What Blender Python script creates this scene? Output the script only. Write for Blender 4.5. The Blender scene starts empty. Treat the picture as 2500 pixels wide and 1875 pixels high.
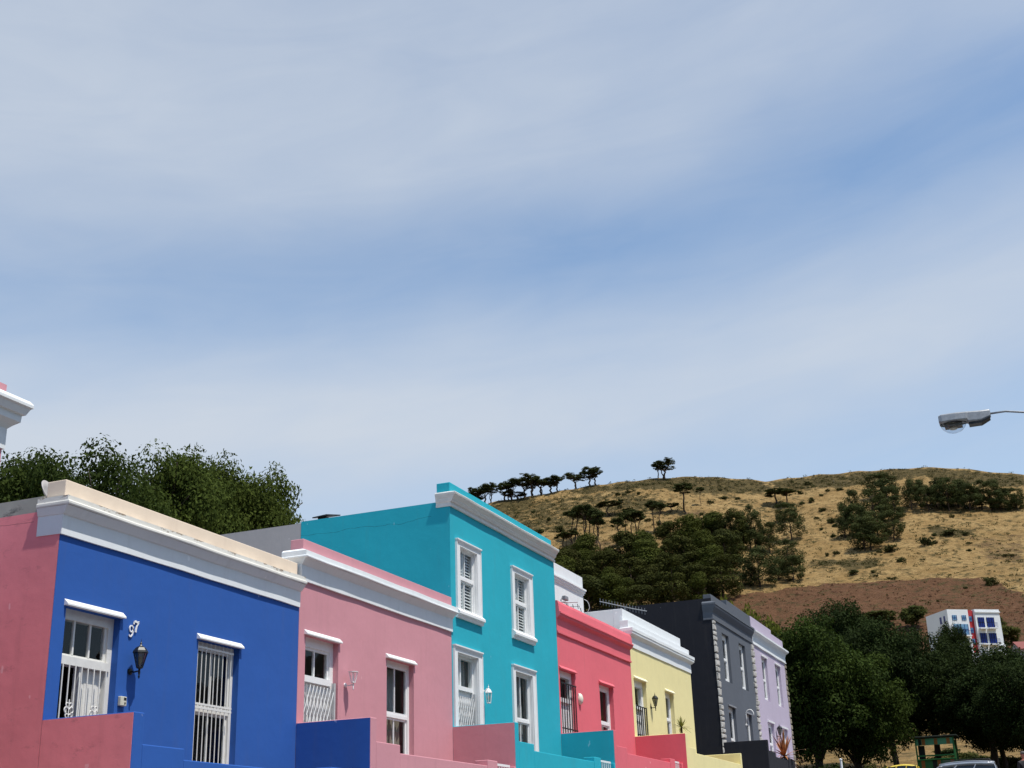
import bpy, math, random
import numpy as np
from mathutils import Vector, Matrix
R=math.radians
scene=bpy.context.scene
COL=scene.collection
PI=math.pi
# ------------------------------------------------------------------ helpers
class MB:
    """collects shapes (world or local coordinates) and links them as ONE mesh object"""
    def __init__(s): s.v=[]; s.f=[]
    def add(s,vs,fs):
        n=len(s.v); s.v+= [tuple(map(float,p)) for p in vs]; s.f+=[tuple(i+n for i in f) for f in fs]; return s
    def box(s,x0,x1,y0,y1,z0,z1):
        return s.add([(x0,y0,z0),(x1,y0,z0),(x1,y1,z0),(x0,y1,z0),(x0,y0,z1),(x1,y0,z1),(x1,y1,z1),(x0,y1,z1)],
            [(0,3,2,1),(4,5,6,7),(0,1,5,4),(1,2,6,5),(2,3,7,6),(3,0,4,7)])
    def prism_x(s,poly,x0,x1):      # poly: (y,z) outline
        n=len(poly); vs=[(x0,y,z) for y,z in poly]+[(x1,y,z) for y,z in poly]
        return s.add(vs,[tuple(range(n)),tuple(range(2*n-1,n-1,-1))]+[(i,(i+1)%n,n+(i+1)%n,n+i) for i in range(n)])
    def prism_y(s,poly,y0,y1):      # poly: (x,z) outline
        n=len(poly); vs=[(x,y0,z) for x,z in poly]+[(x,y1,z) for x,z in poly]
        return s.add(vs,[tuple(range(n)),tuple(range(2*n-1,n-1,-1))]+[(i,(i+1)%n,n+(i+1)%n,n+i) for i in range(n)])
    def tube(s,pts,rad,n=8,cap=True):
        pts=[Vector(p) for p in pts]; m=len(pts)
        rs=rad if isinstance(rad,(list,tuple)) else [rad]*m
        vs=[];fs=[]; prev=None
        for i,p in enumerate(pts):
            d=(pts[min(i+1,m-1)]-pts[max(i-1,0)]).normalized()
            if prev is None:
                a=d.cross(Vector((0,0,1)));
                if a.length<.05: a=d.cross(Vector((1,0,0)))
                a.normalize()
            else:
                a=(prev-d*prev.dot(d)).normalized()
            prev=a; b=d.cross(a)
            for k in range(n):
                t=2*PI*k/n; vs.append(p+(a*math.cos(t)+b*math.sin(t))*rs[i])
        for i in range(m-1):
            for k in range(n): fs.append((i*n+k,i*n+(k+1)%n,(i+1)*n+(k+1)%n,(i+1)*n+k))
        if cap: fs+=[tuple(range(n-1,-1,-1)),tuple((m-1)*n+k for k in range(n))]
        return s.add(vs,fs)
    def lathe(s,prof,c=(0,0,0),n=12,ph=0):   # prof: (r,z)
        vs=[];fs=[];m=len(prof)
        for r,z in prof:
            for k in range(n):
                t=2*PI*k/n+ph; vs.append((c[0]+r*math.cos(t),c[1]+r*math.sin(t),c[2]+z))
        for i in range(m-1):
            for k in range(n): fs.append((i*n+k,i*n+(k+1)%n,(i+1)*n+(k+1)%n,(i+1)*n+k))
        fs+=[tuple(range(n-1,-1,-1)),tuple((m-1)*n+k for k in range(n))]
        return s.add(vs,fs)
    def ball(s,c,rx,ry=None,rz=None,n=10,m=7):
        ry=ry or rx; rz=rz or rx; vs=[];fs=[]
        for i in range(m+1):
            a=-PI/2+PI*i/m
            for k in range(n):
                t=2*PI*k/n; vs.append((c[0]+rx*math.cos(a)*math.cos(t),c[1]+ry*math.cos(a)*math.sin(t),c[2]+rz*math.sin(a)))
        for i in range(m):
            for k in range(n): fs.append((i*n+k,i*n+(k+1)%n,(i+1)*n+(k+1)%n,(i+1)*n+k))
        return s.add(vs,fs)
    def wall(s,x0,x1,z0,z1,y,ops,dep):       # wall face towards the street with openings and reveals
        xs=sorted({x0,x1,*[o[0] for o in ops],*[o[1] for o in ops]}); zs=sorted({z0,z1,*[o[2] for o in ops],*[o[3] for o in ops]})
        idx={}; vs=[]; fs=[]
        def vid(x,yy,z):
            k=(x,yy,z)
            if k not in idx: idx[k]=len(vs); vs.append(k)
            return idx[k]
        for a,b in zip(xs,xs[1:]):
            for c,d in zip(zs,zs[1:]):
                mx,mz=(a+b)/2,(c+d)/2
                if any(o[0]<mx<o[1] and o[2]<mz<o[3] for o in ops): continue
                fs.append((vid(a,y,c),vid(b,y,c),vid(b,y,d),vid(a,y,d)))
        for o in ops:
            a,b,c,d=o[:4]; e=y+dep
            fs.append((vid(a,y,c),vid(a,y,d),vid(a,e,d),vid(a,e,c)))
            fs.append((vid(b,y,d),vid(b,y,c),vid(b,e,c),vid(b,e,d)))
            fs.append((vid(a,y,d),vid(b,y,d),vid(b,e,d),vid(a,e,d)))
            fs.append((vid(b,y,c),vid(a,y,c),vid(a,e,c),vid(b,e,c)))
        return s.add(vs,fs)
    def cornice(s,x0,x1,y,prof,rl=0,rr=0):   # moulding along X with returns round the left / right corner
        nw=max(2,int((x1-x0)/.7)); rg=random.Random(int(x0*10))
        def ring(e):
            L=[]
            if rl: L+=[(x0-e*.42,y+rl),(x0-e*.42,y-e)]
            else: L+=[(x0,y-e)]
            for q in range(1,nw): L.append((x0+(x1-x0)*q/nw,y-e))
            if rr: L+=[(x1+e,y-e),(x1+e,y+rr)]
            else: L+=[(x1,y-e)]
            return L
        pr=list(prof); pr=[(-.02,pr[0][1])]+pr+[(-.02,pr[-1][1])]
        n=len(pr); rows=[ring(e) for e,z in pr]; m=len(rows[0]); vs=[]
        for j in range(m):
            dz=rg.uniform(-.005,.005); dy=rg.uniform(-.004,.004)
            for i,(e,z) in enumerate(pr): vs.append((rows[i][j][0],rows[i][j][1]+dy+rg.uniform(-.002,.002),z+dz+rg.uniform(-.002,.002)))
        fs=[]
        for j in range(m-1):
            for i in range(n): fs.append((j*n+i,(j+1)*n+i,(j+1)*n+(i+1)%n,j*n+(i+1)%n))
        fs+=[tuple(range(n)),tuple((m-1)*n+i for i in range(n-1,-1,-1))]
        return s.add(vs,fs)
    def build(s,name,mat,parent=None,local=False,smooth=False,bevel=0):
        me=bpy.data.meshes.new(name); off=Vector((0,0,0))
        if parent is not None and not local:
            p=parent
            while p is not None: off+=p.location; p=p.parent
        me.from_pydata([tuple(Vector(v)-off) for v in s.v],[],s.f); me.validate(); 
        import bmesh
        bm=bmesh.new(); bm.from_mesh(me); bmesh.ops.recalc_face_normals(bm,faces=bm.faces); bm.to_mesh(me); bm.free()
        if smooth:
            me.polygons.foreach_set('use_smooth',[True]*len(me.polygons))
        me.materials.append(mat)
        o=bpy.data.objects.new(name,me); COL.objects.link(o)
        if parent is not None: o.parent=parent
        if bevel:
            b=o.modifiers.new('Bevel','BEVEL'); b.width=bevel; b.segments=2; b.limit_method='ANGLE'
        return o
def tag(o,label=None,cat=None,group=None,kind=None):
    if label: o['label']=label
    if cat: o['category']=cat
    if group: o['group']=group
    if kind: o['kind']=kind
    return o
def thing(name,label,cat,loc=(0,0,0),rz=0,group=None):
    o=bpy.data.objects.new(name,None); COL.objects.link(o); o.location=loc; o.rotation_euler=(0,0,rz); o.empty_display_size=.3
    return tag(o,label,cat,group)
def copy_tree(root,loc,rz,sc,label=None,group=None):
    c=root.copy(); COL.objects.link(c); c.location=loc; c.rotation_euler=(0,0,rz); c.scale=sc
    if label: c['label']=label
    if group: c['group']=group
    for ch in root.children:
        d=ch.copy(); COL.objects.link(d); d.parent=c
    return c
# ------------------------------------------------------------------ materials
def lin(h):
    h=h.lstrip('#'); out=[]
    for i in (0,2,4):
        c=int(h[i:i+2],16)/255; out.append(c/12.92 if c<=.04045 else ((c+.055)/1.055)**2.4)
    return out
class NT:
    def __init__(s,name):
        s.m=bpy.data.materials.new(name); s.m.use_nodes=True; s.t=s.m.node_tree; s.n=s.t.nodes; s.l=s.t.links
        s.b=s.n['Principled BSDF']; s.out=s.n['Material Output']
        s.tc=s.n.new('ShaderNodeTexCoord')
    def link(s,a,b): s.l.new(a,b)
    def pos(s):
        g=s.n.new('ShaderNodeNewGeometry'); return g.outputs['Position']
    def mapping(s,vec,scale=(1,1,1),loc=(0,0,0)):
        m=s.n.new('ShaderNodeMapping'); s.link(vec,m.inputs[0]); m.inputs['Scale'].default_value=scale; m.inputs['Location'].default_value=loc; return m.outputs[0]
    def noise(s,vec,scale,detail=4,rough=.55,dist=0):
        n=s.n.new('ShaderNodeTexNoise'); s.link(vec,n.inputs['Vector']); n.inputs['Scale'].default_value=scale; n.inputs['Detail'].default_value=detail; n.inputs['Roughness'].default_value=rough; n.inputs['Distortion'].default_value=dist; return n.outputs['Fac']
    def ramp(s,fac,a,b,ca=0,cb=1):
        r=s.n.new('ShaderNodeMapRange'); s.link(fac,r.inputs[0]); r.inputs[1].default_value=a; r.inputs[2].default_value=b; r.inputs[3].default_value=ca; r.inputs[4].default_value=cb; return r.outputs[0]
    def mix(s,fac,a,b,mode='MIX'):
        m=s.n.new('ShaderNodeMix'); m.data_type='RGBA'; m.blend_type=mode
        if isinstance(fac,(int,float)): m.inputs[0].default_value=fac
        else: s.link(fac,m.inputs[0])
        for i,c in ((6,a),(7,b)):
            if isinstance(c,(list,tuple)): m.inputs[i].default_value=(*c[:3],1)
            else: s.link(c,m.inputs[i])
        return m.outputs[2]
    def math(s,op,a,b=None):
        m=s.n.new('ShaderNodeMath'); m.operation=op
        for i,c in ((0,a),(1,b)):
            if c is None: continue
            if isinstance(c,(int,float)): m.inputs[i].default_value=c
            else: s.link(c,m.inputs[i])
        return m.outputs[0]
    def bump(s,h,strength=.3,dist=.02):
        b=s.n.new('ShaderNodeBump'); s.link(h,b.inputs['Height']); b.inputs['Strength'].default_value=strength; b.inputs['Distance'].default_value=dist; s.link(b.outputs[0],s.b.inputs['Normal'])
    def attr(s,name):
        a=s.n.new('ShaderNodeAttribute'); a.attribute_name=name; return a.outputs['Fac']
    def set(s,col=None,rough=.8,metal=0,spec=.3):
        if col is not None:
            if isinstance(col,(list,tuple)): s.b.inputs['Base Color'].default_value=(*col[:3],1)
            else: s.link(col,s.b.inputs['Base Color'])
        s.b.inputs['Roughness'].default_value=rough; s.b.inputs['Metallic'].default_value=metal; s.b.inputs['Specular IOR Level'].default_value=spec
        return s.m
def mul(c,k): return [x*k for x in c]
def plaster(name,hexc,k=1.0,var=.10,dirt=.0,dirtc=(.16,.14,.12),rough=.82):
    t=NT(name); c=[x*y for x,y in zip(lin(hexc),k if isinstance(k,tuple) else (k,)*3)]; p=t.pos()
    big=t.noise(p,.55,5,.6); fine=t.noise(p,9,4,.6)
    col=t.mix(t.ramp(big,.3,.7),mul(c,1-var),mul(c,1+var*.7))
    col=t.mix(t.ramp(fine,.35,.65,0,.18),col,mul(c,.86))
    streak=t.noise(t.mapping(p,(3.2,3.2,.28)),1.3,5,.65)
    col=t.mix(t.ramp(streak,.54,.76,0,.24+dirt),col,mul([c[i]*.6+dirtc[i]*.4 for i in range(3)],.9))
    if dirt:
        n2=t.noise(t.mapping(p,(1.2,1.2,2.6)),2.2,7,.75); col=t.mix(t.ramp(n2,.6-dirt*.1,.72,0,min(1,dirt*2.2)),col,list(dirtc))
    scuff=t.noise(t.mapping(p,(1,1,.6)),5.5,2,.4); col=t.mix(t.ramp(scuff,.755,.775,0,.7),col,mul([min(1,x+.25) for x in c],.9))
    h=t.math('ADD',t.math('MULTIPLY',t.noise(p,2.2,3,.5),.8),t.math('MULTIPLY',t.noise(p,55,3,.6),.10))
    t.bump(h,.35,.03)
    return t.set(col,rough,0,.25)
def plain(name,c,rough=.5,metal=0,spec=.4,var=.06,sc=6):
    t=NT(name); n=t.noise(t.pos(),sc,4,.6); return t.set(t.mix(t.ramp(n,.3,.7),mul(c,1-var),mul(c,1+var)),rough,metal,spec)
def glass_mat(name,tint=(.80,.84,.84),refl=.85):
    m=bpy.data.materials.new(name); m.use_nodes=True; n=m.node_tree.nodes; l=m.node_tree.links
    n.remove(n['Principled BSDF']); tr=n.new('ShaderNodeBsdfTransparent'); tr.inputs[0].default_value=(*tint,1)
    gl=n.new('ShaderNodeBsdfGlossy'); gl.inputs['Roughness'].default_value=.03
    fw_=n.new('ShaderNodeLayerWeight'); fw_.inputs[0].default_value=.5; pw=n.new('ShaderNodeMath'); pw.operation='POWER'; l.new(fw_.outputs['Facing'],pw.inputs[0]); pw.inputs[1].default_value=5
    lw=n.new('ShaderNodeMath'); lw.operation='MULTIPLY_ADD'; l.new(pw.outputs[0],lw.inputs[0]); lw.inputs[1].default_value=.9; lw.inputs[2].default_value=.045
    tc=n.new('ShaderNodeTexCoord'); no=n.new('ShaderNodeTexNoise'); no.inputs['Scale'].default_value=2.5; l.new(tc.outputs['Object'],no.inputs['Vector'])
    bu=n.new('ShaderNodeBump'); bu.inputs['Strength'].default_value=.06; bu.inputs['Distance'].default_value=.05; l.new(no.outputs['Fac'],bu.inputs['Height']); l.new(bu.outputs[0],gl.inputs['Normal'])
    mx=n.new('ShaderNodeMixShader'); mm=n.new('ShaderNodeMath'); mm.operation='MULTIPLY'; mm.inputs[1].default_value=refl
    l.new(lw.outputs[0],mm.inputs[0]); l.new(mm.outputs[0],mx.inputs[0]); l.new(tr.outputs[0],mx.inputs[1]); l.new(gl.outputs[0],mx.inputs[2]); l.new(mx.outputs[0],n['Material Output'].inputs[0]); return m
def foliage(name,c1,c2,trans=.25,rough=.6):
    t=NT(name); oi=t.n.new('ShaderNodeObjectInfo'); a=t.attr('tint')
    col=t.mix(a,c1,c2); col=t.mix(t.ramp(oi.outputs['Random'],0,1,0,.35),col,mul([(c1[0]+c2[0])/2*1.25,(c1[1]+c2[1])/2,(c1[2]+c2[2])/2*.7],1.0))
    t.set(col,.8,0,.06)
    tr=t.n.new('ShaderNodeBsdfTranslucent'); t.link(t.mix(.5,col,mul(c2,1.3)),tr.inputs[0])
    mx=t.n.new('ShaderNodeMixShader'); mx.inputs[0].default_value=trans; t.link(t.b.outputs[0],mx.inputs[1]); t.link(tr.outputs[0],mx.inputs[2]); t.link(mx.outputs[0],t.out.inputs[0])
    return t.m
K=1.0
M_blue=plaster('blue_plaster','2f579f',(.87,1.06,1.07),.06)
def crack(m,z0,amp,wid,c):   # hairline crack across the side wall
    nt=m.node_tree; n=nt.nodes; l=nt.links; b=n['Principled BSDF']; src=b.inputs['Base Color'].links[0].from_socket
    g=n.new('ShaderNodeNewGeometry'); s=n.new('ShaderNodeSeparateXYZ'); l.new(g.outputs['Position'],s.inputs[0]); sn=n.new('ShaderNodeSeparateXYZ'); l.new(g.outputs['Normal'],sn.inputs[0])
    q=n.new('ShaderNodeTexNoise'); l.new(g.outputs['Position'],q.inputs['Vector']); q.inputs['Scale'].default_value=1.1; q.inputs['Detail'].default_value=8
    def mt(op,x,y):
        k=n.new('ShaderNodeMath'); k.operation=op
        for i,v in ((0,x),(1,y)):
            if isinstance(v,(int,float)): k.inputs[i].default_value=v
            else: l.new(v,k.inputs[i])
        return k.outputs[0]
    d=mt('ABSOLUTE',mt('SUBTRACT',mt('SUBTRACT',s.outputs[2],z0),mt('MULTIPLY',mt('SUBTRACT',q.outputs['Fac'],.5),amp)),0)
    k=mt('MULTIPLY',mt('LESS_THAN',d,wid),mt('LESS_THAN',sn.outputs[0],-.5)); k=mt('MULTIPLY',k,mt('GREATER_THAN',s.outputs[1],.5))
    x=n.new('ShaderNodeMix'); x.data_type='RGBA'; l.new(mt('MULTIPLY',k,.7),x.inputs[0]); l.new(src,x.inputs[6]); x.inputs[7].default_value=(*c,1); l.new(x.outputs[2],b.inputs['Base Color'])
M_pink=plaster('pink_plaster','cf8e9c',(.94,1.01,.93),.06)
M_teal=plaster('teal_plaster','27a0b1',(.93,1.10,1.10),.07)
M_red=plaster('coral_plaster','d25f6e',(1.13,1.3,1.17),.06)
M_red0=plaster('rose_plaster','d07b81',1.32,.12,.22,(.36,.13,.15))
M_yellow=plaster('yellow_plaster','ded28c',(1.09,1.10,1.37),.05)
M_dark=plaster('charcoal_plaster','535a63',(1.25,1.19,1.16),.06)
M_lilac=plaster('lilac_plaster','b9aec0',K,.05)
crack(M_teal,8.12,.35,.006,(.01,.15,.19)); crack(M_red0,5.0,.12,.005,(.30,.10,.11))
M_white=plaster('white_plaster','dfe3e4',K,.03)
M_whited=plaster('weathered_white_plaster','dcdad2',K,.04,.05,(.22,.16,.10))
def weather():   # flaking paint and rust coloured stains along the joint below the parapet
    nt=M_whited.node_tree; n=nt.nodes; l=nt.links; b=n['Principled BSDF']; src=b.inputs['Base Color'].links[0].from_socket
    g=n.new('ShaderNodeNewGeometry'); s=n.new('ShaderNodeSeparateXYZ'); l.new(g.outputs['Position'],s.inputs[0])
    mp=n.new('ShaderNodeMapping'); l.new(g.outputs['Position'],mp.inputs[0]); mp.inputs['Scale'].default_value=(2.2,2.2,6)
    q=n.new('ShaderNodeTexNoise'); l.new(mp.outputs[0],q.inputs['Vector']); q.inputs['Scale'].default_value=1.6; q.inputs['Detail'].default_value=8; q.inputs['Roughness'].default_value=.75
    z=n.new('ShaderNodeMapRange'); l.new(s.outputs[2],z.inputs[0])
    for i,v in enumerate((5.25,5.325,0,.16)): z.inputs[i+1].default_value=v
    m=n.new('ShaderNodeMath'); m.operation='ADD'; l.new(q.outputs['Fac'],m.inputs[0]); l.new(z.outputs[0],m.inputs[1])
    r=n.new('ShaderNodeMapRange'); l.new(m.outputs[0],r.inputs[0])
    for i,v in enumerate((.64,.70,0,.85)): r.inputs[i+1].default_value=v
    x=n.new('ShaderNodeMix'); x.data_type='RGBA'; l.new(r.outputs[0],x.inputs[0]); l.new(src,x.inputs[6]); x.inputs[7].default_value=(.20,.14,.085,1); l.new(x.outputs[2],b.inputs['Base Color'])
weather()
M_cream=plaster('cream_plaster','e8d6c0',K,.04,.03,(.4,.3,.2))
M_greyw=plaster('grey_plaster','aca7a6',K,.04)
M_conc=plaster('raw_concrete','a3a199',K,.35,.45,(.09,.09,.085))
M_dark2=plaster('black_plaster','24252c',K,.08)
M_trim=plain('white_gloss_paint',lin('e6e7e6'),.45,0,.4,.03)
M_trim2=plain('old_white_paint',lin('d9d8d2'),.5,0,.4,.06,9)
M_hoodred=M_red
M_hoodyel=plain('pale_yellow_paint',lin('f2ecc6'),.6,0,.3,.03)
M_black=plain('black_iron',(.012,.012,.013),.45,.2,.4)
M_lampblack=plain('black_cast_metal',(.02,.022,.022),.4,.5,.5)
M_glass=glass_mat('window_glass')
M_lampglass=glass_mat('lamp_glass',(.35,.35,.32),1.5)
M_clear=glass_mat('clear_lamp_glass',(.9,.9,.88),1.0)
M_bulb=plain('opal_glass',(.75,.72,.6),.25,0,.5)
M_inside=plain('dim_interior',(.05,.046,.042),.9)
M_curtain=plain('curtain_cloth',(.30,.25,.2),.9,0,.1,.2,3)
M_netcurtain=plain('net_curtain',(.34,.36,.36),.9,0,.1,.1,5)
M_roof=plain('grey_roof_sheet',(.3,.3,.3),.6)
M_metal=plain('galvanised_steel',(.27,.285,.30),.5,.4,.5,.15,14)
M_grille=plain('grey_white_steel',lin('b9bbbb'),.5,.1,.4,.08,9)
M_stone=plain('quoin_stone',lin('b7b4ae'),.9,0,.2,.25,7)
M_stone2=plain('brown_quoin_stone',lin('8f8777'),.9,0,.2,.3,7)
M_bark=plain('tree_bark',(.055,.042,.033),.9,0,.2,.3,4)
M_bark2=plain('pine_bark',(.06,.04,.028),.9,0,.2,.3,4)
M_beige=plain('beige_plastic',lin('c9c6b4'),.5)

import math
# crest of the hill: azimuth (deg, from +X towards +Y, seen from the pavement) -> tangent of elevation
CREST=[(-10.09, 0.204), (-3.27, 0.2499), (-0.2, 0.2632), (2.54, 0.2724), (4.05, 0.2764), (6.48, 0.2808), (8.29, 0.281), (9.62, 0.2793), (10.62, 0.2779), (12.43, 0.2837), (13.74, 0.2875), (15.39, 0.2889), (17.04, 0.2873), (18.62, 0.2848), (19.9, 0.2818), (20.47, 0.2805), (21.45, 0.2778), (22.54, 0.2754), (23.12, 0.2736), (24.01, 0.2687), (26.8, 0.2506), (31.51, 0.2184), (43.95, 0.1887), (56.47, 0.1544)]
RP=[(84,.0434),(100,.0525),(150,.076),(200,.1),(290,.135)]
RC=520.0
def lerp(t,a,b): return a+(b-a)*t
def tab(T,x):
    if x<=T[0][0]: return T[0][1]
    for (a,p),(b,q) in zip(T,T[1:]):
        if x<=b: return lerp((x-a)/(b-a),p,q)
    return T[-1][1]
def plane_z(x):
    return -1.6+.062*max(-40,min(x,72))+.065*max(0,min(x-72,12))
def hill_tan(a,r):
    c=tab(CREST,a)
    if r<290: return tab(RP,r)
    if r<=RC:
        t=(r-290)/(RC-290); e0=min(.135,c*.8)
        return e0+(c-e0)*(t**.92)
    return c-(r-RC)*.0011
def ground_z(x,y):
    X=x; Y=y+13.0; r=math.hypot(X,Y); a=math.degrees(math.atan2(Y,X)); p=plane_z(x)
    if r<=84: return p
    h=r*hill_tan(a,r)
    if a>150 or a<-60: return p
    s=min(1,(r-84)/40.0); s=s*s*(3-2*s)
    if a>90: h=lerp((a-90)/60,h,p)
    if a<-20: h=lerp((-20-a)/40,h,p)
    return lerp(s,p,h)

CREST_PINES=[(476.6,192.6,140.96,7.98,6.77),(475.1,195.8,139.83,7.61,7.61),(477.4,190.5,141.61,7.98,5.08),(474.1,198.2,139.03,7.61,6.76),(479.1,185.2,142.29,7.62,6.77),(480.8,182.5,142.96,7.81,7.8),(482.7,177.8,143.6,7.46,8.14),(483.9,174.6,144.11,8.17,8.82),(485.1,171.4,144.64,7.64,8.49),(486.6,167.4,145.28,6.22,7.81),(487.6,164.7,145.66,6.04,6.79),(479.7,183.9,142.46,3.37,6.1),(481.7,180.3,143.26,2.49,6.79),(490.1,157.7,146.64,6.93,7.81),(492.0,152.1,147.41,8.0,7.47),(492.9,149.7,147.64,6.04,6.79),(500.3,124.9,149.46,6.38,4.4),(501.0,122.5,149.36,6.38,8.46)]
STEM=[(420.4,133.0,105.9,12.54,5.45),(426.6,133.3,109.16,9.26,4.05),(415.1,128.4,102.84,14.96,6.07),(416.1,127.0,103.23,12.35,4.65),(421.2,127.3,105.87,10.61,4.34),(411.5,123.2,100.58,13.84,4.94),(412.2,122.8,100.87,10.35,4.59),(451.8,132.1,122.44,5.5,7.4),(407.5,114.6,97.73,11.79,4.51),(412.5,113.5,100.13,12.48,4.21),(417.2,112.0,102.27,11.86,4.96),(416.5,110.8,101.79,11.82,4.59),(418.7,110.5,102.84,10.77,3.9),(430.6,108.7,108.76,11.63,4.37),(430.4,105.8,108.33,10.45,3.99),(408.6,131.9,99.85,7.76,4.94),(412.3,136.2,102.1,5.98,4.65),(410.4,134.3,100.95,6.32,3.2),(410.7,133.3,101.04,6.69,3.55),(454.8,127.5,123.67,5.72,1.95),(455.5,102.7,120.67,11.23,6.9),(450.7,123.7,121.04,3.23,3.86),(424.6,136.1,108.32,10.39,4.78),(466.5,99.9,125.89,7.22,2.61),(477.1,74.4,125.0,6.44,7.83),(474.5,68.8,123.46,6.38,6.64),(454.5,108.8,121.18,3.64,4.76),(453.9,112.7,121.55,3.65,4.03)]
BUSHY=[(417.2,70.8,95.28,12.22,8.43),(418.8,72.8,96.44,14.68,7.5),(430.2,61.1,100.31,10.58,9.28),(454.6,66.4,112.85,7.38,8.11),(416.0,66.1,93.83,9.77,8.37),(392.0,56.1,82.12,9.26,9.9),(370.1,61.3,73.35,11.47,11.38),(375.8,52.5,74.87,8.25,7.45),(369.6,63.7,73.54,6.12,6.27),(370.3,69.9,74.85,2.56,3.16),(378.5,57.3,76.24,6.37,6.96),(413.7,79.8,95.6,11.88,7.79),(426.1,86.3,102.72,8.8,7.73),(430.5,91.3,105.98,7.5,7.51),(415.2,75.5,95.37,10.52,7.78),(476.1,34.7,122.0,9.2,11.27),(448.5,42.8,108.63,10.26,7.67),(411.4,33.6,89.92,10.51,8.88),(427.3,43.2,98.13,8.49,5.68),(422.1,27.2,94.21,9.5,6.71),(447.6,28.4,106.63,8.35,6.72),(441.4,34.8,104.38,12.2,10.41),(410.7,35.4,89.7,9.7,7.72),(427.9,38.9,98.11,10.58,7.68),(465.3,31.9,116.02,9.65,8.78),(425.6,32.4,96.45,10.04,8.8)]
ROW=[(463.0,23.8,113.83,10.62,5.64),(461.4,18.2,112.31,8.96,6.02),(468.1,15.8,115.3,8.89,6.1),(462.9,11.4,112.01,11.58,7.29),(466.5,8.4,113.4,9.71,6.47),(461.2,4.6,110.13,9.78,6.37),(468.2,13.7,115.05,10.02,6.96),(464.3,0.8,111.05,10.04,7.67),(462.9,-2.3,109.85,10.2,7.62),(461.4,-5.1,108.72,8.15,5.9),(462.0,-7.8,108.56,8.14,5.89),(462.0,-10.3,108.19,8.57,5.45),(467.8,21.1,115.91,9.39,5.69),(467.6,6.4,113.62,9.04,6.04)]
WOOD=[(412.5,89.3,96.97,8.46,6.85),(414.7,84.3,97.01,10.62,10.65),(413.7,77.5,95.13,12.24,9.39),(401.0,95.8,92.52,11.34,9.78),(402.1,89.6,92.11,12.49,10.97),(403.5,84.1,91.85,6.85,5.55),(404.9,77.8,91.23,6.76,6.06),(387.3,98.5,86.37,9.78,7.58),(390.1,94.0,87.22,7.92,6.56),(391.4,87.2,86.8,6.92,7.03),(387.8,80.8,84.25,9.06,9.15),(390.6,75.4,84.44,11.13,10.02),(377.3,122.8,84.15,9.11,8.62),(377.9,116.5,83.88,12.08,11.01),(377.5,110.0,83.03,8.53,8.69),(379.9,103.8,83.57,12.87,13.23),(380.2,97.9,83.03,12.34,9.9),(377.1,90.3,80.85,7.07,5.75),(378.0,84.8,80.49,11.28,11.5),(381.3,80.0,81.28,12.3,9.48),(382.9,73.3,80.73,11.59,11.36),(366.7,119.9,79.1,9.11,9.22),(367.2,112.4,78.64,10.28,7.99),(366.4,106.7,77.76,9.99,10.03),(368.1,99.7,77.82,9.09,8.89),(368.9,93.6,77.52,12.02,11.95),(366.1,87.1,75.58,9.1,8.95),(368.2,80.9,75.67,9.71,10.01),(369.6,75.3,75.45,10.5,10.6),(357.5,115.7,74.72,12.7,10.47),(353.3,108.2,72.19,9.65,9.54),(353.4,101.7,71.57,8.02,6.51),(355.4,95.2,71.8,10.26,10.44),(356.8,88.7,71.72,8.73,8.03),(354.0,81.8,69.77,9.78,7.74),(354.0,75.8,69.02,8.94,8.76),(356.2,69.0,68.9,10.88,10.2),(343.7,112.7,68.6,12.65,12.48),(343.0,105.9,67.62,7.86,7.73),(341.6,99.0,66.38,7.75,6.16),(341.1,92.5,65.5,7.98,8.14),(342.0,85.8,65.2,9.01,8.49),(343.1,79.9,65.05,12.64,10.38),(343.9,72.9,64.52,8.59,6.69),(331.2,106.1,62.87,10.76,9.78),(328.0,98.7,60.85,11.82,12.28),(329.4,92.9,60.81,11.2,10.96),(328.6,85.3,59.73,8.75,8.99)]
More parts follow.
